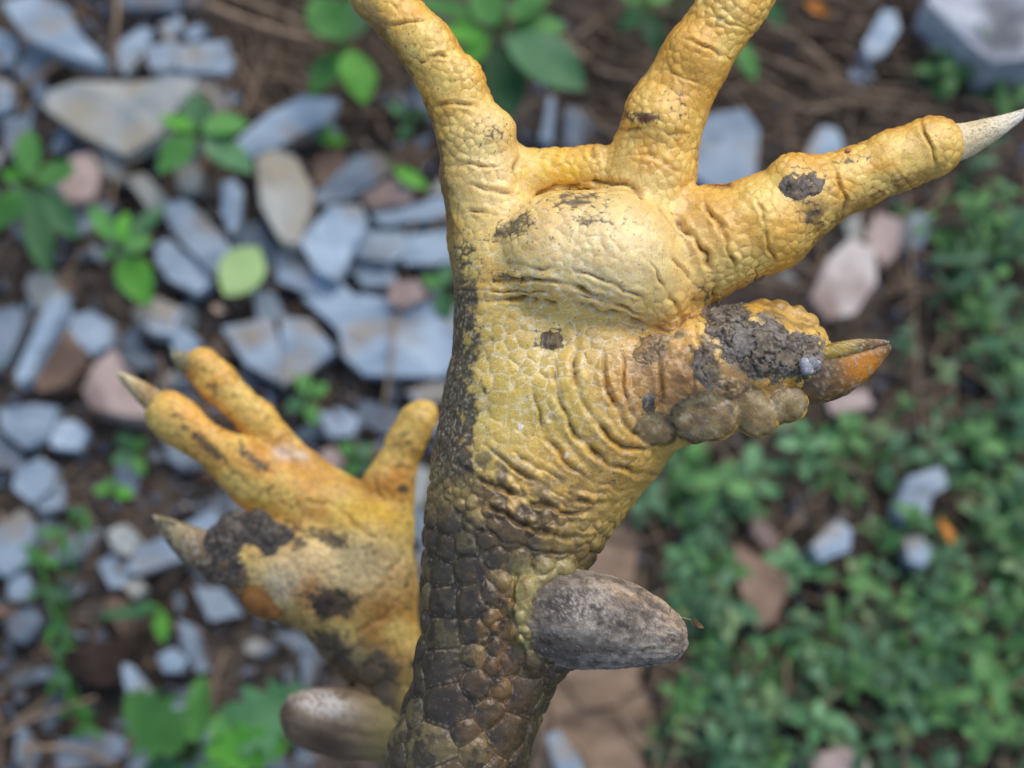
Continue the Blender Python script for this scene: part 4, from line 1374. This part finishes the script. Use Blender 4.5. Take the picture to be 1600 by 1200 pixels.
# grey crust along the outer (left) edge
le = np.interp(v, ledge_v, ledge_u)
wid = np.interp(v, [150, 330, 420, 500, 650, 760, 820], [12, 18, 34, 48, 62, 90, 100])
crust = sstep(1.0, 0.45, (u - le) / wid + 1.7 * (n2 - 0.5) + 1.5 * (n1 - 0.5) + .5 * (n3 - .5) - .25 * edge) * sstep(330, 480, v)
side = sstep(0.1, -0.25, N[:, 2]) * sstep(380, 520, v)
crust = np.clip(crust + side * 0.8 * (u < 900), 0, 1)
crustc = mix(srgb(58, 53, 49), srgb(98, 90, 76), sstep(0.4, 0.62, n3))
crustc = mix(crustc, srgb(168, 160, 140), sstep(0.62, 0.72, n3) * 0.8)
col = mix(col, crustc, crust * (1 - shank) * 0.92)
side_t = sstep(1.0, 0.3, (u - le) / 22.0 + 1.3 * (n2 - 0.5)) * sstep(420, 330, v) * sstep(-60, 60, v)
col = mix(col, srgb(120, 82, 44), side_t * 0.8)
col = mix(col, srgb(150, 108, 56), np.clip(blob(u, v, 1300, 370, 90, 22, -.65) + blob(u, v, 1400, 290, 80, 14, -.38) + blob(u, v, 1280, 335, 30, 34), 0, 1) * sstep(.35, .55, n2) * .75)
# specks and smears of dirt
DIRT = [(905, 312, 62, 26, -0.1, 1.0), (800, 355, 60, 20, -0.45, 1.1), (930, 345, 60, 14, 0.0, 0.9), (870, 375, 60, 12, 0.05, 0.6), (770, 205, 45, 34, 0.3, 0.75), (735, 120, 30, 24, 0, .5),
        (1005, 182, 40, 12, 0.15, 1.1), (1060, 160, 50, 40, 0, .6), (1130, 40, 40, 40, 0, .4), (1255, 285, 40, 30, 0.2, 1.0), (1270, 335, 46, 28, 0.9, 0.9), (1100, 460, 40, 30, 0, .7),
        (1185, 425, 34, 22, -.4, .6), (855, 525, 55, 26, 0.1, .75), (775, 430, 60, 18, 0.1, .8), (1010, 545, 40, 34, 0, 0.9), (1100, 560, 40, 44, 0, 1.1), (1015, 628, 34, 24, 0, .8),
        (1140, 500, 60, 40, .2, 1.2), (1210, 540, 80, 50, .3, 1.1), (940, 760, 90, 30, -.5, .6), (1090, 250, 20, 60, 0.2, .5), (725, 400, 30, 50, 0, .9), (660, 100, 20, 60, -0.5, .5), (1330, 250, 40, 14, -.3, .8),
        (1120, 288, 26, 9, 0, .9), (1090, 400, 60, 60, 0, .3), (1400, 285, 70, 14, -.35, .5)]
dm = np.zeros(len(V))
for a, b, ru, rv, an, s in DIRT:
    dm = np.maximum(dm, s * blob(u, v, a, b, ru, rv, an))
dm *= sstep(-0.2, 0.2, N[:, 2])
smear = sstep(0.74, 0.94, dm * 0.5 + 0.4 * n2 + 0.3 * n3 + .35 * nA - 0.12 * sstep(.0, .5, we) - .02) * sstep(.1, .3, dm)
seam = sstep(.2, .05, we) * sstep(0.25, 0.6, dm) * sstep(0.52, 0.62, nA) + sstep(0.69, 0.75, n3) * sstep(0.12, 0.5, dm) + sstep(0.745, 0.79, n3) * 0.8 * (1 - shank)
dirtc = mix(srgb(50, 44, 34), srgb(96, 86, 66), sstep(0.4, 0.65, n3))
col = mix(col, dirtc, np.clip(smear * 0.85 + seam * 0.8, 0, 0.95))
hm = sstep(0.42, 0.62, 0.75 * np.maximum.reduce([blob(u, v, 1192, 545, 112, 76, .3), blob(u, v, 1104, 570, 30, 46), 0.9 * blob(u, v, 1018, 545, 36, 30), .8 * blob(u, v, 1060, 520, 30, 20), .8 * blob(u, v, 1130, 600, 60, 30)]) + 0.55 * (n2 - 0.5) + 0.35 * (n3 - .5)) * sstep(-.2, .2, N[:, 2])
col = mix(col, mix(srgb(84, 74, 64), srgb(132, 120, 104), sstep(.35, .65, n3)), hm * .9)
hb = sstep(.35, .7, .8 * blob(u, v, 1110, 600, 150, 80) + .6 * (n2 - .5)) * (1 - hm)
col = mix(col, srgb(136, 100, 56), hb * .75)
pm = np.zeros(len(V))
gapm = np.zeros(len(V))
for (a, b, hh, ru, rv, tl) in PLATES:
    c_, s_ = math.cos(tl), math.sin(tl)
    x_, y_ = u - a, v - b
    rr2 = np.hypot((x_ * c_ + y_ * s_) / ru, (-x_ * s_ + y_ * c_) / rv) + .3 * (n2 - .5) + .12 * (n3 - .5)
    pm = np.maximum(pm, sstep(1.12, .96, rr2))
    gapm = np.maximum(gapm * (rr2 > .9), np.exp(-((rr2 - 1.02) / .09) ** 2))
pm *= (N[:, 2] > -.6)
pc = mix(srgb(118, 98, 58), srgb(150, 130, 84), sstep(.35, .65, n2))
pc = mix(pc, srgb(84, 74, 62), sstep(.5, .64, n1 * .5 + n3 * .5) * .8)
pc = mix(pc, srgb(190, 180, 154), sstep(.58, .68, n2 * .6 + n3 * .4) * .5)
col = mix(col, pc, pm * .95)
col = mix(col, srgb(56, 46, 34), gapm * (N[:, 2] > -.6) * sstep(.35, .6, n1 * .5 + n3 * .5) * .75)
kn = np.clip(1.3 * blob(u, v, 1230, 492, 70, 30, .3), 0, 1) * (1 - hm)
col = mix(col, mix(srgb(206, 164, 76), srgb(132, 100, 54), sstep(.4, .62, n2)), kn * .8)
# brown scab lines at toe joints
for pts, c_, wd in (([(972, 172), (990, 188), (1025, 185)], srgb(92, 48, 18), 6), ([(650, 72), (664, 66), (682, 68)], srgb(110, 62, 20), 3.5), ([(1108, 286), (1138, 288)], srgb(120, 62, 30), 6)):
    dd, _ = polyline_d(u, v, pts)
    col = mix(col, c_, np.exp(-(dd / wd) ** 2) * sstep(0.3, 0.5, n2) * (N[:, 2] > -0.2) * 0.95)
# bits of white lint
for a, b, r_ in ((813, 668, 5), (885, 712, 3.5), (660, 808, 3.5)):
    m_ = sstep(1.0, 0.6, np.hypot(u - a, (v - b) * 0.7) / r_ + 2.2 * (n3 - 0.5)) * (N[:, 2] > 0)
    col = mix(col, srgb(238, 234, 220), m_ * 0.9)
col = np.clip(col * (0.9 + 0.2 * n3)[:, None], 0.004, 0.9)
rgh = np.clip(0.33 - .06 * pm + 0.2 * (n3 - 0.5) + 0.35 * np.clip(crust + smear, 0, 1) + 0.12 * edge + 0.08 * shank * n2 - .08 * shank, 0.22, 0.95)
leg_part("skin", V2, F, D1, org1, M_SKIN, front, col, rgh)


def dirt_crust(blobs, height, c0, c1, c2, thr=0.5, seed=400, name="dirt_clump"):
    """a lump of dried dirt that follows the skin under it"""
    box = (u > min(b_[0] - 2.2 * b_[2] for b_ in blobs)) & (u < max(b_[0] + 2.2 * b_[2] for b_ in blobs)) & (v > min(b_[1] - 2.2 * b_[3] for b_ in blobs)) & (v < max(b_[1] + 2.2 * b_[3] for b_ in blobs)) & (N[:, 2] > 0)
    mk = np.zeros(len(V))
    ii = np.nonzero(box)[0]
    q0, q1, q2, q3 = fbm(V[ii] / 44.0, 1, seed), fbm(V[ii] / 14.0, 3, seed + 1), fbm(V[ii] / 4.0, 2, seed + 2), fbm(V[ii] / 17.0, 3, seed + 3)
    m_ = np.maximum.reduce([blob(u[ii], v[ii], *b_) for b_ in blobs]) + .42 * (q1 - .5) + .15 * (q2 - .5)
    mk[ii] = m_
    keep = np.all(mk[F] > thr, axis=1)
    Fk = F[keep]
    if not len(Fk):
        return
    used, inv = np.unique(Fk, return_inverse=True)
    pos = np.zeros(len(V), dtype=np.int64)
    pos[ii] = np.arange(len(ii))
    k = pos[used]
    rise = sstep(thr - .05, thr + .38, m_[k])
    crack = sstep(.95, 1.0, 1 - np.abs(q3[k] * 2 - 1)) * .6
    hh_ = rise * height * (.42 + 0.9 * (q0[k] - .4) + .16 * (q1[k] - .5) + .05 * (q2[k] - .5) - crack * .6) - 1.2
    # the dirt bridges the grooves: start from a smoothed skin
    base = V[used] + N[used] * (cd + lump)[used][:, None]
    Vc = base + N[used] * np.maximum(hh_, -1.5)[:, None]
    cc = mix(c0, c1, sstep(.35, .65, q1[k]))
    cc = mix(cc, c2, sstep(.5, .68, q2[k]) * .55)
    cc = mix(cc, cc * np.array([.95, .86, .66]), sstep(.45, .62, q3[k]) * .8)
    cc = mix(cc, cc * 1.35, sstep(.5, .75, q0[k]) * .6)
    cc = mix(cc, c0 * .6, crack)
    cc = mix(srgb(128, 100, 62) * np.ones_like(cc), cc, sstep(thr - .02, thr + .16, m_[k]))
    leg_part(name, Vc, inv.reshape(-1, 4), D1, org1, M_MUD, front, cc, np.clip(.45 + .5 * q1[k], .3, .95))



# ---- horn parts of the front leg
def spur_col(V, t, n1, n2):
    n3 = fbm(V / 2.6, 2, 77)
    c = mix(srgb(108, 98, 88), srgb(162, 150, 134), sstep(0.25, 0.75, n1))
    c = mix(c, srgb(190, 162, 128), np.clip(blob(V[:, 0], V[:, 1], 1010, 945, 60, 22, 0.6) * 1.1, 0, .9) * sstep(.35, .6, n1))
    c = mix(c, srgb(66, 58, 53), np.clip(blob(V[:, 0], V[:, 1], 875, 935, 46, 40) + blob(V[:, 0], V[:, 1], 870, 1020, 80, 18, 0.15), 0, 1) * 0.75)
    c = mix(c, srgb(180, 174, 164), sstep(0.52, 0.66, n3) * np.clip(blob(V[:, 0], V[:, 1], 915, 950, 62, 34), 0, 1) * 0.9)
    c = mix(c, srgb(196, 186, 160), sstep(0.7, 0.78, n3) * 0.4)
    nb = fbm(V / 13.0, 4, 91)
    c = mix(c, srgb(184, 174, 158), sstep(.52, .66, nb) * sstep(.15, .35, t) * .45)
    c = mix(c, srgb(70, 60, 54), sstep(.5, .36, nb) * .45)
    c = mix(c, srgb(44, 38, 34), sstep(0.64, 0.74, n2) * 0.6)
    c = mix(c, srgb(150, 128, 70), sstep(0.14, 0.02, t) * 0.9)
    return c, np.clip(0.68 + 0.3 * n1 + 0.1 * n3, 0.3, 0.95)


spur1 = horn_part("spur", [(812, 958, 52, 64), (838, 962, 54, 74), (880, 966, 58, 78), (930, 971, 62, 76), (975, 979, 66, 69), (1012, 988, 68, 57), (1038, 995, 70, 45), (1054, 999, 70, 36), (1065, 1001, 70, 27), (1071, 1002, 70, 16), (1074, 1002, 70, 1)],
          D1, org1, front, spur_col, nseg=170, nring=16, disp=4.0, nscale=22, seed=31, stretch=0.3, fibre=0.9)
def claw_col(base, tip, dark, dk=0.5):
    def fn(V, t, n1, n2):
        n3 = fbm(V / 3.0, 3, 55)
        c = mix(base, tip, sstep(0.3, 0.9, t))
        c = mix(c, dark, sstep(0.5, 0.64, n1) * dk)
        c = mix(c, dark * 0.6, sstep(0.66, 0.73, n3) * 0.8)
        c = mix(c, np.array([0.8, 0.76, 0.64]), sstep(0.56, 0.70, n2) * 0.4)
        return c, np.clip(0.5 + 0.3 * n1, 0.2, 0.9)
    return fn


horn_part("claw", [(1464, 230, -8, 33), (1500, 221, -8, 29), (1532, 209, -6, 22), (1562, 196, -4, 16), (1588, 183, -2, 9), (1602, 174, 0, 4.5), (1607, 170, 0, 1)], D1, org1, front,
          claw_col(srgb(226, 208, 164), srgb(240, 236, 222), srgb(170, 146, 100), 0.4), nseg=60, nring=12, disp=1.4, nscale=12, seed=14, fibre=.8)
horn_part("claw", [(470, -160, -14, 28), (440, -205, -20, 24), (415, -255, -32, 14), (402, -290, -44, 2)], D1, org1, front, claw_col(srgb(190, 176, 130), srgb(220, 214, 190), srgb(120, 100, 60)), nseg=24, nring=6, disp=.8, nscale=10)
horn_part("claw", [(1282, -180, -12, 30), (1316, -228, -18, 25), (1346, -278, -30, 15), (1362, -315, -42, 2)], D1, org1, front, claw_col(srgb(190, 176, 130), srgb(220, 214, 190), srgb(120, 100, 60)), nseg=24, nring=6, disp=.8, nscale=10)


def hclaw_col(V, t, n1, n2):
    c = mix(srgb(92, 76, 56), srgb(128, 96, 48), sstep(0.4, 0.62, n1))
    uu, vv = V[:, 0], V[:, 1]
    c = mix(c, srgb(196, 128, 28), np.clip(blob(uu, vv, 1350, 572, 30, 34, -0.8) * 1.5, 0, 1) * 0.9)
    c = mix(c, srgb(188, 160, 66), np.clip(blob(uu, vv, 1305, 541, 34, 10, -0.1) * 1.4, 0, 1) * 0.9)
    c = mix(c, srgb(112, 88, 76), sstep(0.84, 0.97, t) * 0.8)
    c = mix(c, srgb(168, 158, 140), sstep(0.58, 0.68, n2) * 0.6)
    c = mix(c, srgb(52, 44, 36), sstep(0.6, 0.7, n1) * 0.7)
    return c, np.clip(0.3 + 0.4 * n1, 0.2, 0.9)


hclaw = horn_part("claw", [(1225, 582, 26, 50), (1262, 586, 28, 48), (1298, 582, 30, 42), (1332, 570, 30, 34), (1362, 556, 28, 22), (1384, 544, 26, 10), (1393, 539, 25, 1)], D1, org1, front, hclaw_col, flat=0.8, nseg=70, nring=12, disp=3.0, nscale=20, seed=23)
horn_part("claw_ridge", [(1262, 562, 48, 10), (1295, 551, 52, 13), (1330, 543, 48, 12), (1362, 537, 40, 8), (1389, 534, 31, 2)], D1, org1, hclaw,
          claw_col(srgb(176, 150, 66), srgb(130, 104, 78), srgb(96, 74, 40), 0.6), nseg=24, nring=10, disp=1.4, nscale=9, seed=27)

# dirt caked on the foot
MD0, MD1, MD2 = srgb(78, 71, 64), srgb(116, 108, 98), srgb(150, 143, 132)
dirt_crust([(1190, 542, 104, 66, .35), (1142, 506, 60, 46, .4), (1244, 556, 62, 54, .3)], 16, MD0, MD1, MD2, .5, 401)
dirt_crust([(1103, 572, 30, 50, -.2)], 11, MD0, MD1, srgb(140, 126, 100), .5, 411)
dirt_crust([(1024, 536, 32, 24, 0), (1008, 556, 26, 26, 0)], 8, srgb(104, 84, 60), srgb(146, 122, 90), srgb(186, 168, 130), .5, 421)
dirt_crust([(862, 531, 27, 23, .3)], 8, srgb(84, 76, 60), srgb(122, 110, 86), srgb(144, 132, 104), .5, 431)
dirt_crust([(1240, 294, 32, 23, .2), (1268, 286, 28, 32, .5)], 8, srgb(74, 66, 58), srgb(116, 106, 94), srgb(142, 134, 122), .5, 441)
dirt_crust([(1186, 434, 12, 9, -.5)], 6, MD0, MD1, MD2, .5, 451)
dirt_crust([(1016, 630, 20, 25, 0)], 6, MD0, MD1, MD2, .5, 461)
dirt_crust([(1150, 604, 40, 20, .2)], 7, srgb(104, 84, 60), srgb(146, 122, 90), srgb(186, 168, 130), .5, 471)
mud_part("grit", [S((1262, 577, 98), 9, 3, 0.7), S((1277, 570, 98), 8, 3, 0.7), S((1256, 567, 98), 6, 3, 0.7), S((1270, 566, 96), 6, 3, .7)], 1.8, D1, org1, front, srgb(120, 120, 128), srgb(160, 160, 168), 161, 3, srgb(196, 196, 200))
mud_part("grit", [S((1325, 236, 30), 6, 4, 0.9)], 1.6, D1, org1, front, srgb(170, 110, 70), srgb(200, 140, 96), 162, 1.2)

# ---- the blurred leg behind
D2 = 0.186
org2 = to_world(np.array([[680.0, 1500.0, -20.0]]), D2)[0]
back = empty("chicken_leg", org2)
tag(back, "out-of-focus yellow chicken foot behind at left, its spur and hind toe pointing left", "chicken foot", "feet of the held chicken")
pb = []
pb += chain([(740, 1480, -30, 96), (712, 1300, -10, 82), (682, 1190, 0, 72), (652, 1110, 0, 64), (606, 1040, 2, 62), (584, 985, 4, 66), (577, 930, 6, 71), (578, 880, 0, 66), (582, 830, -8, 56)], 30)
pb += chain([(545, 978, 0, 56), (512, 930, 10, 60)], 40)
pb += chain([(560, 905, 16, 76), (470, 892, 22, 72), (395, 868, 20, 56), (368, 862, 18, 50)], 30)
pb += [S((416, 932, 26), 34, 12), S((512, 944, 46), 36, 10), S((460, 945, 14), 30, 14)]
pb += chain([(540, 815, -10, 52), (470, 788, -4, 50), (402, 752, 0, 44), (372, 724, 2, 40), (340, 704, 0, 29), (308, 684, 0, 28), (282, 662, 0, 33), (262, 645, 0, 33)], 24)
pb += [S((392, 735, 8), 40, 10)]
pb += chain([(545, 795, -26, 44), (478, 739, -26, 30), (422, 682, -26, 25), (400, 655, -24, 28), (366, 624, -24, 24), (340, 597, -24, 28), (315, 572, -26, 28)], 22)
pb += chain([(600, 826, -20, 44), (608, 768, -18, 35), (617, 734, -18, 29), (635, 690, -20, 26), (650, 662, -20, 25), (661, 650, -26, 23)], 22)
pb += [S((600, 756, -8), 31, 8), S((632, 690, -14), 26, 8)]
pb += chain([(530, 800, -24, 30), (600, 800, -24, 30)], 24)
pb += [S((568, 852, 28), 60, 20)]
pb += chain([(600, 1110, 24, 38), (604, 1150, 24, 36)], 20)
pb += [S((612, 1096, 44), 26, 8), S((622, 1130, 50), 24, 8), S((620, 1168, 48), 26, 8), S((596, 1084, 34), 20, 8)]
Vb, Fb, Nb = sdf_mesh(pb, 6.0, 1)
ub, vb = Vb[:, 0], Vb[:, 1]
shb = sstep(955, 1050, vb - .35 * (ub - 560) + 60 * (fbm(Vb / 30.0, 2, 9) - .5))
rb_ = 9.0 + 10 * shb
sb, srb = poisson_seeds(Vb, rb_, 60000, (), rng)
b1, be, bid = voronoi(Vb, sb, srb)
br = rng.random(len(sb))[bid]
CRB = [([(430, 700), (445, 680), (470, 672)], 4, 5, 2), ([(395, 625), (420, 612)], 4, 4, 2), ([(590, 735), (625, 730), (650, 738)], 5, 5, 2), ([(605, 700), (640, 690), (660, 695)], 4, 4, 2),
       ([(520, 960), (570, 940), (610, 900), (640, 850)], 7, 7, 4), ([(540, 1000), (590, 970), (630, 930)], 6, 6, 3), ([(480, 780), (530, 800), (570, 830), (640, 850)], 7, 7, 2),
       ([(600, 790), (590, 770), (585, 745)], 5, 5, 2), ([(440, 890), (450, 920), (470, 945)], 4, 5, 2), ([(330, 700), (350, 670), (375, 660)], 4, 5, 2), ([(500, 880), (520, 920), (560, 950)], 5, 5, 3)]
cdb, cmb = creases(Vb, Nb, CRB)
m1, m2, m3 = fbm(Vb / 45.0, 3, 201), fbm(Vb / 14.0, 3, 202), fbm(Vb / 4.0, 2, 203)
Vb2 = Vb + Nb * (sstep(0, .5, be) * (2.2 + 3 * shb) + cdb + (m1 - .5) * 5)[:, None]
cb = mix(srgb(222, 168, 72), srgb(240, 202, 104), sstep(.35, .65, m1))
cb = mix(cb, srgb(226, 132, 24), np.clip(blob(ub, vb, 310, 640, 60, 30, .6) + blob(ub, vb, 430, 720, 50, 20, .5) + blob(ub, vb, 612, 755, 40, 30), 0, 1) * .35)
cb = mix(cb, srgb(240, 190, 36), np.clip(blob(ub, vb, 580, 810, 60, 30), 0, 1) * .8)
cb = mix(cb, srgb(234, 208, 150), np.clip(1.2 * blob(ub, vb, 550, 885, 90, 50) + blob(ub, vb, 450, 900, 60, 46), 0, 1) * .85)
cb = mix(cb, srgb(236, 226, 190), np.clip(blob(ub, vb, 440, 915, 26, 24), 0, 1) * .7)
cb = mix(cb, srgb(192, 120, 36), np.clip(blob(ub, vb, 490, 930, 40, 34) + blob(ub, vb, 400, 930, 30, 20) + .8 * blob(ub, vb, 600, 960, 30, 40), 0, 1) * sstep(.3, .55, m2) * .8)
cb = cb * (0.9 + .2 * br)[:, None]
cb = mix(cb, srgb(150, 98, 34), sstep(.2, .03, be) * .5)
gb = mix(srgb(74, 66, 52), srgb(116, 104, 84), sstep(.3, .7, br))
cb = mix(cb, gb, shb * .9)
cb = mix(cb, srgb(196, 164, 70), shb * sstep(605, 640, ub) * sstep(1150, 1090, vb) * .7)
DB = [(400, 720, 70, 14, .7, .9), (330, 700, 80, 10, .75, 1.1), (520, 1010, 60, 30, .5, 1.2), (600, 1040, 60, 40, 0, .9), (300, 575, 30, 14, .2, .9), (345, 615, 20, 60, -.7, .6), (415, 655, 20, 14, 0, .8), (440, 765, 40, 30, .4, .7),
      (516, 942, 46, 34, .3, 1.3), (560, 860, 90, 30, .3, .6), (628, 765, 16, 10, 0, 1.2), (630, 680, 20, 10, 0, .9), (510, 838, 80, 18, .25, 1.1), (470, 850, 30, 24, 0, .9), (640, 900, 30, 120, 0, .6), (400, 950, 60, 14, .2, .9), (270, 650, 10, 8, 0, 1.0)]
db = np.zeros(len(Vb))
for a, b, ru, rv, an, s in DB:
    db = np.maximum(db, s * blob(ub, vb, a, b, ru, rv, an))
db *= sstep(-.3, .1, Nb[:, 2])
cb = mix(cb, mix(srgb(48, 42, 34), srgb(96, 84, 60), m3), np.clip(sstep(.78, .95, db * .5 + .55 * m2 + .4 * m3) * sstep(.1, .3, db) * .9 + sstep(.68, .74, m3) * .6, 0, .95))
cb = mix(cb, srgb(228, 206, 180), np.clip(blob(ub, vb, 440, 708, 15, 11) * 1.6 + blob(ub, vb, 470, 712, 12, 8), 0, 1) * .9 * (Nb[:, 2] > 0))
leg_part("skin", Vb2, Fb, D2, org2, M_SKIN, back, np.clip(cb, .004, .9), np.clip(.42 + .3 * db, .3, .9))


def bspur_col(V, t, n1, n2):
    c = mix(srgb(126, 104, 82), srgb(164, 142, 112), sstep(.35, .65, n1))
    c = mix(c, srgb(226, 218, 204), np.clip(blob(V[:, 0], V[:, 1], 500, 1098, 44, 20, .2) * 1.4, 0, 1) * sstep(.3, .55, n2))  # whitish highlight painted into the colour along the spur's upper side
    c = mix(c, srgb(158, 142, 80), sstep(.4, .1, t) * .8)
    c = mix(c, srgb(78, 58, 46), np.clip(blob(V[:, 0], V[:, 1], 500, 1158, 66, 24, .3) + .7 * blob(V[:, 0], V[:, 1], 448, 1112, 20, 24), 0, 1) * .8)
    return c, .45 + .3 * n1


horn_part("spur", [(622, 1140, 30, 48), (600, 1138, 32, 52), (570, 1134, 36, 55), (530, 1129, 40, 56), (498, 1124, 44, 52), (472, 1119, 46, 44), (454, 1115, 46, 33), (443, 1113, 46, 20), (438, 1112, 46, 2)], D2, org2, back, bspur_col, nseg=80, nring=10, disp=3.0, nscale=20, seed=35, fibre=1.0)
horn_part("claw", [(266, 646, -2, 22), (240, 626, 0, 19), (214, 606, 2, 14), (194, 591, 3, 8), (181, 581, 3, 1)], D2, org2, back, claw_col(srgb(170, 138, 84), srgb(218, 206, 160), srgb(90, 70, 44), .5), nseg=30, nring=8, disp=.8, nscale=9)
horn_part("claw", [(312, 572, -24, 24), (292, 566, -26, 18), (276, 556, -30, 11), (266, 546, -34, 1)], D2, org2, back, claw_col(srgb(140, 128, 84), srgb(150, 150, 120), srgb(70, 66, 44), .5), nseg=24, nring=8, disp=.8, nscale=9)
horn_part("claw", [(662, 652, -36, 17), (670, 642, -56, 13), (676, 636, -76, 7), (680, 632, -92, 1)], D2, org2, back, claw_col(srgb(170, 138, 84), srgb(218, 206, 160), srgb(90, 70, 44), .5), nseg=24, nring=8, disp=.8, nscale=9)
horn_part("claw", [(390, 880, 34, 44), (352, 874, 36, 40), (318, 861, 36, 34), (286, 842, 34, 25), (260, 822, 30, 14), (240, 806, 28, 1)], D2, org2, back, claw_col(srgb(128, 104, 76), srgb(176, 164, 120), srgb(64, 54, 44), .8), nseg=40, nring=8, disp=1.5, nscale=12, seed=44)
mud_part("dirt_clump", [S((358, 848, 62), 38, 12, .5), S((346, 882, 56), 32, 12, .5), S((368, 822, 56), 28, 12, .5), S((398, 838, 66), 34, 6, .45), S((428, 850, 70), 36, 12, .4), S((448, 862, 72), 24, 12, .4), S((404, 818, 58), 26, 12, .5), S((376, 876, 70), 24, 8, .4)], 4.0, D2, org2, back, srgb(58, 52, 47), srgb(104, 95, 84), 301, 4.5, srgb(128, 118, 102))
mud_part("dirt_clump", [S((508, 940, 72), 28, 12, .6), S((526, 930, 70), 18, 12, .6)], 4.5, D2, org2, back, srgb(56, 46, 40), srgb(96, 78, 60), 321, 4)
mud_part("toe_plate", [S((405, 935, 50), 28, 12, .7), S((424, 944, 48), 24, 12, .7)], 4.0, D2, org2, back, srgb(128, 84, 40), srgb(160, 110, 56), 331, 2)

# a flake of bark hanging by the spur from a thread of spider silk
fo = to_world(np.array([[1082.0, 975.0, 70.0]]), D1)[0]
flake_pts = [(1080, 968), (1086, 966), (1091, 972), (1097, 977), (1099, 982), (1091, 981), (1085, 980), (1081, 975)]
fa = [(a, b, 72 + 2 * ((i * 7) % 3)) for i, (a, b) in enumerate(flake_pts)]
fb_ = [(a + 1, b + .5, 67) for a, b in flake_pts]
FV = to_world(np.array(fa + fb_, dtype=float), D1) - fo
nf = len(flake_pts)
me = np_mesh("bark_flake", FV, [tuple(range(nf))[::-1], tuple(range(nf, 2 * nf))] + [(i, (i + 1) % nf, nf + (i + 1) % nf, nf + i) for i in range(nf)], False,
             np.tile(srgb(104, 84, 56), (2 * nf, 1)), np.full(2 * nf, .8))
flake = link("bark_flake", me, M_MUD)
flake.location = fo
tag(flake, "tiny brown bark flake hanging just right of the front spur's tip", "bark flake")
Vt, Ft, _, _ = tube([(1083, 970, 70, .45), (1072, 966, 70, .45), (1060, 964, 72, .45), (1048, 962, 74, .45)], 5, 3)
leg_part("silk_thread", Vt, Ft, D1, fo, M_HORN, flake, np.tile(srgb(190, 180, 150), (len(Vt), 1)), np.full(len(Vt), .4))
